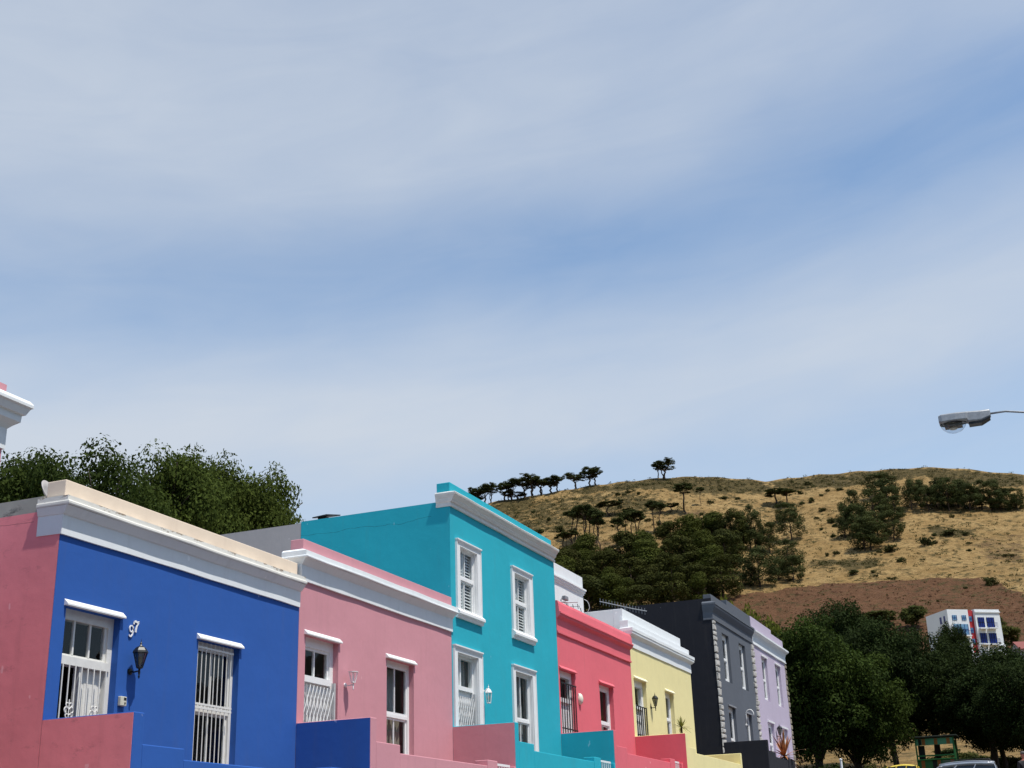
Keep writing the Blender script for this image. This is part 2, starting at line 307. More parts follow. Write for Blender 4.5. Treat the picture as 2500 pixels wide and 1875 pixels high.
SHRUB=[(447.1,49.9,108.41,2.01,3.63),(442.8,48.0,106.11,1.19,2.54),(430.3,47.3,99.86,1.5,2.66),(409.0,44.1,89.5,1.7,2.71),(414.0,16.2,89.35,3.0,6.31),(407.1,26.5,87.21,2.58,6.83),(394.3,23.7,81.21,1.65,3.66),(450.4,10.3,105.73,1.61,2.16),(427.6,5.7,94.36,1.44,3.13),(427.9,9.8,94.99,2.27,7.09),(427.6,15.4,95.52,1.45,2.37),(402.4,-6.1,81.74,1.14,4.17),(375.6,24.5,73.22,0.91,2.09),(375.5,26.0,73.28,0.91,1.74),(405.6,4.5,84.33,0.97,2.22),(415.6,4.6,88.77,0.99,2.28),(408.1,46.9,89.25,1.62,1.94),(382.4,36.1,76.95,1.5,4.3),(383.5,30.6,77.15,1.12,2.51),(379.1,29.5,75.15,0.55,1.41),(348.1,11.5,61.08,0.66,0.95),(364.3,-0.5,66.56,2.92,5.25),(362.0,5.1,66.11,0.86,1.64),(406.7,30.6,87.45,1.2,1.9),(488.2,65.7,130.92,1.99,2.66),(474.9,60.1,123.47,2.31,3.3),(473.8,63.6,122.97,1.54,2.94),(451.9,55.2,111.12,1.09,2.6),(448.1,50.0,108.92,1.79,3.43),(431.3,47.5,100.36,1.03,2.63),(440.2,52.4,105.05,1.24,2.02),(442.8,48.2,106.11,1.06,2.03),(461.6,54.6,116.19,1.67,4.26),(489.2,51.8,130.81,1.18,4.14),(482.4,57.3,127.53,1.17,2.23),(501.6,64.5,138.44,1.63,3.9),(490.7,97.6,137.83,1.02,2.74),(483.2,89.7,131.71,1.2,3.06),(480.7,94.1,131.65,1.6,4.2),(473.3,97.6,128.71,1.58,3.4),(487.2,55.3,130.0,1.18,2.25),(434.8,146.0,114.51,2.98,4.55),(433.4,152.8,114.26,2.39,4.18),(461.4,130.0,127.54,1.66,2.78),(479.6,131.8,138.08,1.3,3.3),(476.9,126.8,135.95,1.28,2.45),(439.8,109.3,113.62,2.34,2.6),(444.1,114.5,116.43,1.58,3.02),(435.0,139.6,114.07,1.58,2.26),(451.1,155.5,124.03,1.66,2.77),(463.0,166.4,131.42,1.29,2.46),(477.2,132.8,136.82,0.86,2.06),(476.0,135.1,136.34,1.72,2.47)]
BURNT=[(354.4,76.3),(357.8,66.6),(365.3,59.9),(372.6,44.8),(372.9,31.1),(374.3,16.8),(373.7,0.7),(367.9,-3.4),(354.9,-6.1),(345.5,-10.9),(249.0,-9.5),(262.5,10.3),(268.7,22.6),(276.1,42.0),(295.0,62.4)]
SCRUB=[[(484.4,160.3),(490.4,152.3),(494.8,138.7),(498.9,124.4),(502.7,110.0),(505.8,98.6),(509.1,82.5),(502.3,78.2),(493.2,83.2),(483.2,105.3),(484.6,128.9),(482.5,150.8)],[(472.2,190.0),(478.1,185.1),(481.9,175.6),(476.4,171.8),(467.0,180.6),(460.0,183.0)],[(507.4,80.6),(509.9,72.7),(512.1,61.4),(514.2,45.5),(516.3,22.3),(517.0,-14.6),(497.5,-13.8),(498.3,0.1),(506.8,22.0),(492.2,43.8),(495.5,67.5)],[(401.8,51.6),(401.7,42.2),(396.7,30.2),(389.2,29.0),(388.3,37.2),(392.9,47.3)],[(437.4,18.3),(437.4,9.4),(432.2,4.4),(426.6,5.0),(426.6,14.2)],[(466.7,187.7),(479.2,167.4),(481.1,146.9),(472.8,115.8),(461.9,110.0),(450.9,119.7),(448.2,136.5),(434.3,143.1),(436.6,158.4),(443.5,174.5)]]
SOIL=[[(421.5,140.2),(423.9,131.8),(421.7,117.6),(409.1,111.1),(404.7,118.3),(407.6,133.1)],[(426.6,5.6),(432.5,-11.4),(385.5,-10.0),(391.8,-1.4)],[(451.7,107.5),(463.0,103.9),(462.8,96.2),(450.5,98.1)]]

CAM_R=[(0.384382, -0.922658, -0.030872), (-0.312375, -0.161459, 0.936137), (0.868719, 0.35019, 0.350277)]
LEFT_TREES=[(29.48, 15.49, 13.83, 5.46, 0, 'dark leafy tree at the left edge behind the blue house'), (27.88, 11.32, 12.9, 4.91, 0, 'darkest leafy tree rising highest behind the cream parapet'), (33.11, 17.47, 14.63, 5.32, 0, 'dark leafy tree standing behind its two darker neighbours'), (31.79, 11.27, 13.31, 4.22, 1, 'bright green leafy tree in the middle of the group behind the blue house'), (34.66, 10.72, 13.79, 4.07, 1, 'bright green leafy tree nearest to the turquoise house'), (35.77, 15.92, 14.22, 4.64, 1, 'lower green tree filling the gap behind the parapet'), (38.17, 14.43, 14.63, 4.81, 1, 'lower green tree behind the two bright ones'), (37.8, 11.42, 13.06, 2.45, 1, 'small green tree with drooping twigs beside the turquoise wall')]
RIGHT_TREES=[(91.66, 2.72, 12.49, 8.32, 1, 'broad green tree just beyond the lilac house', 3.56), (98.17, 6.02, 13.03, 7.12, 1, 'green tree partly hidden behind the lilac house', 4.01), (116.82, 3.65, 14.72, 8.72, 0, 'dark tree whose top stands highest in the far row', 6.78), (107.28, -0.58, 12.91, 7.88, 0, 'dark broad tree left of the kiosk', 5.02), (95.07, 0.35, 10.61, 7.3, 1, 'lighter green tree leaning over the parked yellow car', 3.7), (111.58, -3.29, 11.03, 8.06, 2, 'dark tree above the green kiosk', 5.69), (106.88, -7.86, 10.26, 9.17, 2, 'dark spreading tree with forked trunk right of the kiosk', 4.87), (102.97, -10.34, 9.26, 7.82, 2, 'dark tree at the right edge of the view', 4.33), (99.0, -12.09, 9.23, 7.19, 0, 'dark tree cut off by the right edge of the view', 3.92), (169.64, -1.92, 12.8, 4.27, 0, 'small dark tree in front of the white apartment block', 14.35), (107.7, 9.36, 13.9, 6.16, 0, 'tree behind the roof of the lilac house', 5.35), (111.9, -8.37, 7.86, 7.21, 0, 'dark tree deep in the shade behind the silver car', 5.69)]
YEL_TREES=[(81.92, 5.58, 3.5, 12.75, 2.37, 'yellow green tree behind the charcoal parapet'), (86.07, 5.32, 3.65, 12.82, 2.2, 'yellow green tree above the lilac parapet'), (90.25, 4.85, 3.72, 12.54, 2.29, 'yellow green tree at the end of the lilac parapet'), (81.65, 6.71, 3.48, 11.38, 1.84, 'small yellow green tree peeping over the charcoal roof')]
OLIVE=[(316.2, 15.8, 49.22, 5.83, 6.11, 'small flat topped tree left of the white apartment block'), (288.9, -4.7, 38.8, 5.24, 5.92, 'round olive green tree right of the white apartment block'), (301.8, -2.0, 43.38, 5.34, 5.34, 'olive tree behind the right end of the white block'), (320.9, 23.5, 51.4, 3.72, 7.83, 'low olive bush tree above the dark row'), (291.9, 5.8, 40.03, 6.94, 5.72, 'dark tree covering the front of the white block'), (286.1, 1.9, 38.19, 3.38, 5.07, 'low tree in front of the red stair strip')]
UNDER=[(92.5, 4.5, 3.6, 2.73, 3.32), (94.6, 4.4, 3.71, 2.12, 2.65), (91.7, 3.4, 3.56, 2.75, 2.16), (87.4, 2.4, 3.46, 2.26, 2.8), (87.1, 2.2, 3.46, 2.02, 3.28), (86.6, 1.5, 3.45, 2.37, 2.19), (86.2, 1.1, 3.45, 1.7, 3.22), (87.2, 1.1, 3.46, 2.53, 3.22), (95.4, 2.0, 3.73, 2.41, 2.95), (95.2, 1.6, 3.72, 2.51, 3.35), (88.3, -0.1, 3.47, 2.02, 2.23), (85.8, -0.6, 3.45, 1.82, 2.84), (92.5, 0.1, 3.57, 2.14, 2.43), (90.5, -0.8, 3.5, 2.02, 2.67), (85.9, -1.8, 3.45, 2.3, 2.03), (94.5, -1.0, 3.66, 1.85, 3.1), (91.7, -1.6, 3.53, 1.77, 2.07), (95.8, -1.5, 3.73, 1.97, 3.06), (95.7, -2.1, 3.72, 2.06, 2.5), (94.0, -2.5, 3.62, 1.84, 3.05), (94.9, -2.9, 3.67, 1.77, 3.32), (89.3, -3.6, 3.47, 2.06, 3.29), (117.0, -3.0, 6.68, 1.19, 3), (126.4, -3.2, 8.05, 1.0, 3), (120.4, -4.7, 7.24, 1.0, 3), (116.8, -5.9, 6.6, 1.08, 3), (116.9, -6.9, 6.61, 1.02, 3), (114.7, -7.9, 6.21, 1.23, 3), (113.2, -8.9, 5.92, 1.37, 3), (114.3, -9.8, 6.12, 1.18, 3)]
BLK_A=(239.49, 2.63, 33.77); BLK_RZ=-0.9567; BLK_W,BLK_D,BLK_H=(10.13, 7.22, 6.54); COT=(262.0, -7.9, 33.07)
KZ=5.25; SUVZ=3.26; YELZ=3.46; POSTH=2.0; PERSON=(50.98, -11.52, 1.55)
SUN_STR=4.15; SKY_STR=.14; EXPO=.32
CL_STOPS=[(.22,.5),(.75,.5),(.265,.52),(.31,.9),(.345,.95),(.385,.6),(.41,.3),(.437,.13),(.46,.22),(.485,.5),(.52,.68),(.57,.66),(.62,.6)]
SKYTINT=(1.0,1.03,1.0); CLOUD=(3.5,3.85,4.35)

# ------------------------------------------------------------------ house pieces
def hood(h,x0,x1,z,mat,rise=.10,out=.07):
    b=MB().prism_x([(.002,z+rise),(.002,z+.004),(-out,z+.004),(-out,z+.03)],x0-.05,x1+.05); return b.build('window_hood',mat,h,bevel=.002)
def sash_window(h,x0,x1,z0,z1,rail,dep=.14,nu=2,nl=2,mat=None,name='window',bar=.028,sw=.045,fr=.075,label=None,inner=None):
    mat=mat or M_trim; f=MB(); y=dep
    f.box(x0,x0+fr,y-.03,y+.07,z0,z1).box(x1-fr,x1,y-.03,y+.07,z0,z1).box(x0+fr,x1-fr,y-.03,y+.07,z1-fr*1.25,z1).box(x0+fr,x1-fr,y-.05,y+.07,z0,z0+fr)
    a,b=x0+fr,x1-fr; t=z1-fr*1.25; s=sw
    f.box(a,b,y-.02,y+.035,rail-.035,rail+.035)                                  # meeting rail
    for (c,d,yy) in ((rail+.035,t,y),(z0+fr,rail-.035,y+.02)):
        f.box(a,a+s,yy-.012,yy+.03,c,d).box(b-s,b,yy-.012,yy+.03,c,d).box(a+s,b-s,yy-.012,yy+.03,d-s,d).box(a+s,b-s,yy-.012,yy+.03,c,c+s)
        n=nu if yy==y else nl
        for i in range(1,n):
            xc=a+(b-a)*i/n; f.box(xc-bar/2,xc+bar/2,yy-.008,yy+.024,c+s,d-s)
    w=f.build(name,mat,h)
    if label: w['label']=label
    for (c,d,yy) in ((rail+.03,t,y+.01),(z0+fr,rail-.03,y+.03)):
        MB().add([(a+.01,yy,c),(b-.01,yy,c),(b-.01,yy,d),(a+.01,yy,d)],[(0,1,2,3)]).build('pane',M_glass,w)
    return w
def drape(h,x0,x1,z0,z1,y,mat,waves=7,amp=.03):
    n=waves*6; vs=[];fs=[]
    for i in range(n+1):
        x=x0+(x1-x0)*i/n; o=amp*math.sin(i/n*waves*2*PI)+amp*.4*math.sin(i*1.7)
        vs+=[(x,y+o,z0),(x,y+o*.8,z1)]
    for i in range(n): fs.append((2*i,2*i+2,2*i+3,2*i+1))
    return MB().add(vs,fs).build('curtain',mat,h,smooth=True)
def trellis(w,x0,x1,z0,z1,y,mat,nx=7,rows=4,name='security_gate',rad=.012):
    g=MB(); dx=(x1-x0)/nx
    for i in range(nx+1):
        x=x0+dx*i; g.box(x-.011,x+.011,y-.012,y+.012,z0,z1)
    hh=(z1-z0)/rows
    for r in range(rows):
        for i in range(nx-1):
            a=z0+hh*r; xa=x0+dx*i; xb=xa+dx*2 if i<nx-1 else xa+dx
            xb=min(xb,x1)
            g.tube([(xa,y-.016,a),(xb,y-.016,a+hh)],rad,4); g.tube([(xb,y+.016,a),(xa,y+.016,a+hh)],rad,4)
    g.box(x0-.02,x0+.025,y-.02,y+.02,z0,z1+.05).box(x1-.03,x1+.03,y-.03,y+.03,z0,z1+.12)
    return g.build(name,mat,w)
def scroll(g,cx,cz,y,sx,s,rad=.009):
    pts=[]
    for i in range(15):
        t=i/14; a=PI*1.6*t; r=s*(1-.62*t); pts.append((cx+sx*(s-r*math.cos(a)),y,cz+r*math.sin(a)*1.1))
    g.tube(pts,rad,5)
def bars(w,x0,x1,z0,z1,y,mat,n,hz=(),name='security_bars',rad=.012,scr=(),strip=None):
    g=MB()
    for i in range(n):
        x=x0+(x1-x0)*i/(n-1); g.tube([(x,y,z0),(x,y,z1)],rad,6)
    for z in hz: g.box(x0-.04,x1+.06,y-.012,y+.012,z-.016,z+.016)
    for (cx,cz,s) in scr:
        for k in (1,-1):
            for q in (1,-1): scroll(g,cx,cz+q*s*1.1,y-.012,k,s*.55); 
            scroll(g,cx,cz,y-.012,k,s*.8); scroll(g,cx,cz-2.2*s,y-.012,k,s*.5)
        g.tube([(cx,y-.012,cz-3*s),(cx,y-.012,cz+2.3*s)],rad*.9,6)
    if strip:
        a,b=strip; m=int((x1-x0)/.09)
        for i in range(m):
            x=x0+(x1-x0)*(i+.5)/m; scroll(g,x-.03,(a+b)/2,y,1,(b-a)*.35,.007)
    return g.build(name,mat,w)
def lantern(name,label,x,z,out=.16,s=1.0,mat=None,glass=None,up=True,group='wall lanterns along the terrace',frame=False):
    """wall lantern: plate, bracket arm, six sided tapering cage with glass, domed cap and finial"""
    mat=mat or M_lampblack; t=thing(name,label,'wall lamp',(x,0,z),0,group)
    MB().lathe([(.001,-.03),(.035*s,-.03),(.05*s,-.018),(.05*s,-.002)],(0,0,0),12).build('back_plate',mat,t,local=True)
    pl=t.children[0]; pl.rotation_euler=(R(-90),0,0); pl.scale=(1,1,1)
    a=MB().tube([(0,-.01,0),(0,-out*.5,-.012*s),(0,-out,0)],.012*s,8)
    if up:
        b0=.045*s; a.lathe([(.004,-.12*s),(.018*s,-.09*s),(.009*s,-.07*s),(.02*s,-.03*s),(.014*s,0),(.02*s,.03*s),(.03*s,b0)],(0,-out,0),10)
    a.build('bracket_arm',mat,t,local=True,smooth=True)
    c=MB(); n=6
    if up: zb,zt,rb,rt=.045*s,.27*s,.045*s,.105*s
    else: zb,zt,rb,rt=-.30*s,-.06*s,.05*s,.08*s
    for k in range(n):
        an=2*PI*k/n+.3; c.tube([(rb*math.cos(an),-out+rb*math.sin(an),zb),(rt*math.cos(an),-out+rt*math.sin(an),zt)],.006*s,5)
    c.lathe([(rb*.9,zb-.012),(rb*1.1,zb-.006),(rb*1.1,zb+.006),(rb*.9,zb+.01)],(0,-out,0),6,.3)
    c.lathe([(rt*.95,zt-.006),(rt*1.12,zt-.004),(rt*1.12,zt+.008),(rt*.95,zt+.01)],(0,-out,0),6,.3)
    if frame: c.tube([(0,-out,zb),(0,-out,zt)],.008*s,5)
    c.build('cage',mat,t,local=True)
    if not frame:
        MB().lathe([(rb*.93,zb+.01),(rt*.93,zt-.008)],(0,-out,0),6,.3).build('lamp_glass',glass or M_lampglass,t,local=True)
        MB().ball((0,-out,(zb+zt)/2),.03*s,.03*s,.06*s).build('bulb',M_bulb,t,local=True,smooth=True)
        MB().lathe([(rt*1.15,zt),(rt*1.05,zt+.03*s),(rt*.72,zt+.075*s),(rt*.45,zt+.095*s),(rt*.25,zt+.10*s),(.012*s,zt+.125*s),(.018*s,zt+.14*s),(.006*s,zt+.165*s),(.001,zt+.215*s)],(0,-out,0),6,.3).build('cap',mat,t,local=True)
    if not up: MB().tube([(0,-out*.4,0),(0,-out*.75,.05*s),(0,-out,.02*s),(0,-out,-.06*s)],.012*s,8).build('hook',mat,t,local=True,smooth=True)
    return t
def house(name,label,x0,x1,zt,floor,mat,ops,dep=.16,roofz=None,back=9.0,side=True,x1cut=.006):
    h=thing(name,label,'house',(x0,0,floor-3.0),0,'painted terraced houses along the street')
    w=MB().wall(x0,x1-x1cut,floor-3,zt,0,ops,dep)
    xr=x1-x1cut
    w.add([(xr,0,floor-3),(xr,back,floor-3),(xr,back,zt),(xr,0,zt)],[(0,1,2,3)])
    w.add([(x0,back,floor-3),(xr,back,floor-3),(xr,back,zt),(x0,back,zt)],[(0,1,2,3)])
    if side: w.add([(x0,0,floor-3),(x0,back,floor-3),(x0,back,zt),(x0,0,zt)],[(0,1,2,3)])
    wo=w.build('wall',mat,h)
    rz=roofz if roofz else zt-.25
    MB().box(x0+.01,x1-.016,.02,back-.01,rz-.12,rz).build('roof',M_roof,h)
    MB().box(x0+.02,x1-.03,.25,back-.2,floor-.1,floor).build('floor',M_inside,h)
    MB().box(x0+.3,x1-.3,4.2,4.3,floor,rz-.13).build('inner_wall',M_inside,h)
    return h
# ------------------------------------------------------------------ the houses
# --- house with the cornice at the upper left edge of the frame
s=11/13
h=thing('terraced_house','tall pink house at the left edge, only its white cornice corner in view','house',(4.0,-2,-2.5),0,'painted terraced houses along the street')
X1=13.2*s; w=MB().wall(4.0,X1,-2.5,6.0*s,-2,[(4.9,5.9,.9,3.6),(8.0,9.0,.4,3.6)],.14)
w.add([(X1,-2,-2.5),(X1,4,-2.5),(X1,4,6.0*s),(X1,-2,6.0*s)],[(0,1,2,3)]).add([(4,4,-2.5),(X1,4,-2.5),(X1,4,6*s),(4,4,6*s)],[(0,1,2,3)]).add([(4,-2,-2.5),(4,4,-2.5),(4,4,6*s),(4,-2,6*s)],[(0,1,2,3)]); w.build('wall',M_pink,h)
MB().box(4.02,X1-.02,-1.98,3.98,5.2,5.3).build('roof',M_roof,h)
MB().cornice(4.0,X1,-2,[(e*s,z*s) for e,z in [(.03,5.68),(.03,5.98),(.075,6.03),(.15,6.09),(.155,6.19),(.19,6.2),(.23,6.29),(.26,6.31),(.26,6.35),(.25,6.37),(.22,6.41),(.02,6.45)]],0,.6).build('cornice',M_white,h)
MB().box(4.0,X1-.03,-2,-1.7,6.4*s,6.62*s).build('parapet',M_pink,h)
for o_,nm in (((4.9,5.9,.9,3.6),'window'),((8.0,9.0,.4,3.6),'door')):
    f=MB()
    for (q0,q1,q2,q3) in ((o_[0],o_[0]+.08,o_[2],o_[3]),(o_[1]-.08,o_[1],o_[2],o_[3]),(o_[0]+.08,o_[1]-.08,o_[3]-.1,o_[3]),(o_[0]+.08,o_[1]-.08,2.1,2.2)): f.box(q0,q1,-1.89,-1.8,q2,q3)
    w_=f.build(nm,M_trim,h); MB().add([(o_[0]+.05,-1.85,o_[2]),(o_[1]-.05,-1.85,o_[2]),(o_[1]-.05,-1.85,o_[3]-.05),(o_[0]+.05,-1.85,o_[3]-.05)],[(0,1,2,3)]).build('pane',M_glass,w_)
# --- 97, blue
H1=h=house('terraced_house','single storey royal blue house numbered 97 with weathered cream parapet',14.5,21.1,5.2,1.13,M_blue,[(14.77,15.98,1.13,3.75),(17.98,19.18,1.62,3.72)],side=False)
MB().add([(14.496,-.0,-2),(14.496,9,-2),(14.496,9,5.14),(14.496,0,5.14)],[(0,1,2,3)]).build('side_wall',M_red0,h)['label']='rose red painted side wall'
MB().box(14.497,14.85,.36,9,5.14,5.37).build('roof_upstand',M_conc,h)
MB().cornice(14.5,21.08,0,[(.035,4.76),(.035,5.05),(.06,5.06),(.15,5.17)],.42,.0).build('frieze',M_white,h)
MB().cornice(14.5,21.08,0,[(.04,5.172),(.165,5.172),(.175,5.19),(.175,5.222),(.16,5.238),(.138,5.242),(.138,5.315),(.0,5.335)],.42,.0).build('cornice',M_whited,h)
MB().box(14.53,21.0,.0,.34,5.32,5.59).build('parapet',M_cream,h,bevel=.012)
hood(h,14.77,15.98,3.75,M_trim); hood(h,17.98,19.18,3.72,M_trim)
# front door: three pane fanlight, transom, open left leaf behind white bars, closed right leaf
d=MB(); y=.15; x0,x1=14.77,15.98
d.box(x0,x0+.08,y-.03,y+.1,1.13,3.75).box(x1-.11,x1,y-.03,y+.1,1.13,3.75).box(x0+.08,x1-.11,y-.03,y+.1,3.6,3.75).box(x0+.02,x1-.05,y-.06,y+.1,2.95,3.07)
d.box(x0+.08,x1-.11,y,y+.05,3.07,3.11).box(x1-.16,x1-.11,y,y+.05,3.11,3.6)
for xx in (15.15,15.5): d.box(xx-.016,xx+.016,y-.005,y+.04,3.11,3.6)
d.box(15.30,15.36,y-.03,y+.08,1.13,2.95)
dr=d.build('door',M_trim2,h)
MB().add([(x0+.08,y+.02,3.1),(x1-.12,y+.02,3.1),(x1-.12,y+.02,3.6),(x0+.08,y+.02,3.6)],[(0,1,2,3)]).build('fanlight_glass',M_glass,dr)
lf=MB().box(15.37,15.87,y+.04,y+.085,1.13,2.94)
for (a,b) in ((1.3,1.95),(2.05,2.8)): lf.box(15.43,15.81,y+.03,y+.042,a,b).box(15.48,15.76,y+.022,y+.032,a+.06,b-.06)
lf.build('door_leaf',M_trim2,dr)
bars(dr,14.88,15.82,1.15,2.94,y-.09,M_trim2,8,(1.6,),'security_gate',.011,((15.06,2.3,.07),(15.6,2.3,.07)))
w=sash_window(h,17.98,19.18,1.62,3.72,2.62,.15,2,2,M_trim2)
bars(w,18.02,18.98,1.64,3.70,.03,M_trim2,9,(3.61,2.69,2.63),'security_bars',.009,(),(2.635,2.685))
drape(w,18.1,18.42,1.7,2.6,.35,M_netcurtain,3)
# --- pink
h=house('terraced_house','single storey pale pink house with white cornice between the blue and turquoise houses',21.1,27.9,5.6,1.63,M_pink,[(21.35,22.6,1.63,4.28),(24.64,25.91,2.1,4.26)])
MB().cornice(21.1,27.88,0,[(.045,5.28),(.045,5.575),(.07,5.60),(.165,5.70)],.38,0).build('frieze',M_white,h)
MB().cornice(21.1,27.93,0,[(.05,5.702),(.185,5.702),(.2,5.715),(.2,5.735),(.172,5.75),(.168,5.845),(.05,5.885)],.38,0).build('cornice',M_white,h)
MB().box(21.14,27.87,-.03,.26,5.86,6.1).build('parapet',M_pink,h,bevel=.012)
hood(h,21.35,22.6,4.28,M_trim); hood(h,24.64,25.91,4.26,M_trim)
d=MB(); x0,x1=21.35,22.6; y=.15
d.box(x0,x0+.06,y-.03,y+.1,1.63,4.28).box(x1-.13,x1,y-.03,y+.1,1.63,4.28).box(x0+.06,x1-.13,y-.03,y+.1,4.1,4.28).box(x0+.02,x1-.1,y-.05,y+.1,3.44,3.56)
d.box(x0+.06,x1-.13,y,y+.05,4.05,4.1).box(x1-.18,x1-.13,y,y+.05,3.56,4.05)
for xx in (21.52,21.93): d.box(xx-.018,xx+.018,y-.005,y+.04,3.56,4.05)
dr=d.build('door',M_trim,h)
MB().add([(x0+.06,y+.02,3.5),(x1-.14,y+.02,3.5),(x1-.14,y+.02,4.1),(x0+.06,y+.02,4.1)],[(0,1,2,3)]).build('fanlight_glass',M_glass,dr)
lf=MB().box(x0+.06,x1-.13,y+.03,y+.08,1.63,3.44)
for a in (21.5,22.0): lf.box(a,a+.34,y+.02,y+.032,1.8,2.4).box(a,a+.34,y+.02,y+.032,2.55,3.25)
lf.build('door_leaf',M_trim,dr)
trellis(dr,21.38,22.52,1.65,3.38,.05,M_grille,9,3)
w=sash_window(h,24.64,25.91,2.1,4.26,3.12,.15,2,2,M_trim)
drape(w,24.75,25.75,2.15,3.10,.30,M_curtain,8,.03); drape(w,24.72,25.78,3.1,4.15,.40,M_netcurtain,9,.03)
# --- turquoise, two storeys
TO=[(28.4,29.43,5.9,7.46),(31.9,32.95,5.9,7.46),(28.17,29.39,2.11,4.85),(31.77,32.96,2.55,4.83)]
h=house('terraced_house','tall two storey turquoise house with white framed windows and shutters',27.9,35.05,8.5,2.11,M_teal,TO,.14,back=4.2)
MB().box(27.9,35.02,4.21,9.5,-1,8.46).build('rear_wall',M_greyw,h)['label']='plain grey rear part of the side wall'
MB().cornice(27.9,35.03,0,[(.05,8.36),(.06,8.385),(.05,8.41),(.035,8.415),(.035,8.46),(.075,8.48),(.09,8.52),(.1,8.525),(.1,8.555),(.135,8.59),(.16,8.63),(.19,8.645),(.2,8.69),(.18,8.71),(.0,8.74)],.36,0).build('cornice',M_trim2,h)
MB().box(27.92,34.9,.0,.36,8.5,8.98).build('parapet',M_teal,h,bevel=.012)
def surround(h,x0,x1,z0,z1,ow,top,sill=None,name='window_surround'):
    s=MB(); o=.05
    for a,b in ((x0-ow,x0),(x1,x1+ow)):
        s.box(a,b,-.035,.006,z0,z1)
    s.box(x0-ow,x1+ow,-.035,.006,z1,z1+top*.45).box(x0-ow-.01,x1+ow+.01,-.05,.006,z1+top*.45,z1+top*.62).box(x0-ow-.02,x1+ow+.02,-.066,.006,z1+top*.62,z1+top*.8).box(x0-ow-.03,x1+ow+.03,-.08,.006,z1+top*.8,z1+top)
    s.box(x0-ow-.03,x0-ow,-.055,.006,z0,z1+top*.45).box(x1+ow,x1+ow+.03,-.055,.006,z0,z1+top*.45)
    # white painted reveal
    s.box(x0,x0+.012,.0,.138,z0,z1).box(x1-.012,x1,.0,.138,z0,z1).box(x0,x1,.0,.138,z1-.012,z1)
    if sill: s.prism_x([(.006,sill),(-.06,sill),(-.075,sill+.07),(-.12,sill+.09),(-.12,sill+.15),(-.03,z0+.01),(.15,z0+.03),(.15,z0-.02),(.006,z0-.02)],x0-ow-.06,x1+ow+.06)
    return s.build(name,M_trim,h)
for i,(a,b,c,d_) in enumerate(TO):
    door=i==2
    surround(h,a,b,c,d_,.19,.16,c-.22 if i<2 else None,'door_surround' if door else 'window_surround')
    if i<2:
        w=sash_window(h,a+.012,b-.012,c+.02,d_-.012,6.72,.095,2,2,M_trim,fr=.022,sw=.035)
        s=MB()
        for (p,q) in ((5.98,6.68),(6.78,7.38)):
            for (u,v) in ((a+.05,(a+b)/2-.02),((a+b)/2+.02,b-.05)):
                n=int((q-p)/.07)
                for k in range(n):
                    z=p+(q-p)*(k+.5)/n; s.add([(u,.15,z-.022),(v,.15,z-.022),(v,.18,z+.018),(u,.18,z+.018),(u,.15,z-.014),(v,.15,z-.014),(v,.18,z+.026),(u,.18,z+.026)],[(0,1,2,3),(4,5,6,7),(0,1,5,4),(3,2,6,7)])
                s.box(u-.02,u+.02,.145,.185,p,q).box(v-.02,v+.02,.145,.185,p,q)
        s.build('shutter',M_trim,w)
    elif i==3:
        w=sash_window(h,a+.012,b-.012,c,d_-.012,3.62,.11,2,2,M_trim,fr=.03,sw=.035); drape(w,32.45,32.9,2.6,4.8,.3,M_netcurtain,4)
    else:
        f=MB(); y=.15; a+=.012; b-=.012
        f.box(a,a+.06,y-.03,y+.08,c,d_-.012).box(b-.06,b,y-.03,y+.08,c,d_-.012).box(a+.06,b-.06,y-.03,y+.08,d_-.08,d_-.012).box(a+.06,b-.06,y-.04,y+.08,4.02,4.12).box(28.62,28.68,y-.02,y+.06,4.12,d_-.08)
        dr=f.build('door',M_trim,h)
        MB().add([(a+.05,y+.02,4.1),(b-.05,y+.02,4.1),(b-.05,y+.02,d_-.08),(a+.05,y+.02,d_-.08)],[(0,1,2,3)]).build('fanlight_glass',M_glass,dr)
        MB().box(a+.06,b-.06,y+.03,y+.07,c,4.02).box(a+.12,28.7,y+.02,y+.032,2.4,3.9).box(28.82,b-.12,y+.02,y+.032,2.4,3.9).build('door_leaf',M_trim,dr)
        trellis(dr,28.22,29.3,2.15,3.86,.06,M_grille,9,3)
        drape(dr,a+.06,b-.06,4.1,4.78,.34,M_netcurtain,7)
# --- coral red
RO=[(35.15,36.43,2.5,5.3),(38.62,39.95,3.0,5.28)]
h=house('terraced_house','coral red house with red cornice and window hoods beside the turquoise house',35.05,42.0,6.9,2.5,M_red,RO,.17)
MB().cornice(35.05,41.98,0,[(.02,6.3),(.05,6.31),(.05,6.36),(.02,6.375),(.02,6.72),(.06,6.76),(.12,6.80),(.13,6.86),(.155,6.865),(.155,6.90),(.11,6.92),(.085,7.15),(.06,7.23),(.0,7.24)],0,0).build('cornice',M_red,h)
MB().box(35.05,41.9,.0,.3,6.9,7.235).build('parapet',M_red,h)
hood(h,*RO[0][:2],5.3,M_red); hood(h,*RO[1][:2],5.28,M_red)
d=MB(); x0,x1=RO[0][:2]; y=.15
d.box(x0,x0+.1,y-.03,y+.1,2.5,5.3).box(x1-.17,x1,y-.03,y+.1,2.5,5.3).box(x0+.1,x1-.17,y-.03,y+.1,5.12,5.3).box(x0+.05,x1-.1,y-.04,y+.1,4.42,4.54)
dr=d.build('door',M_trim,h)
MB().add([(x0+.1,y+.02,4.5),(x1-.17,y+.02,4.5),(x1-.17,y+.02,5.13),(x0+.1,y+.02,5.13)],[(0,1,2,3)]).build('fanlight_glass',M_glass,dr)
MB().box(x0+.1,x1-.17,y+.03,y+.08,2.5,4.42).box(x0+.2,35.6,y+.02,y+.032,2.8,4.2).box(35.72,x1-.27,y+.02,y+.032,2.8,4.2).build('door_leaf',M_trim,dr)
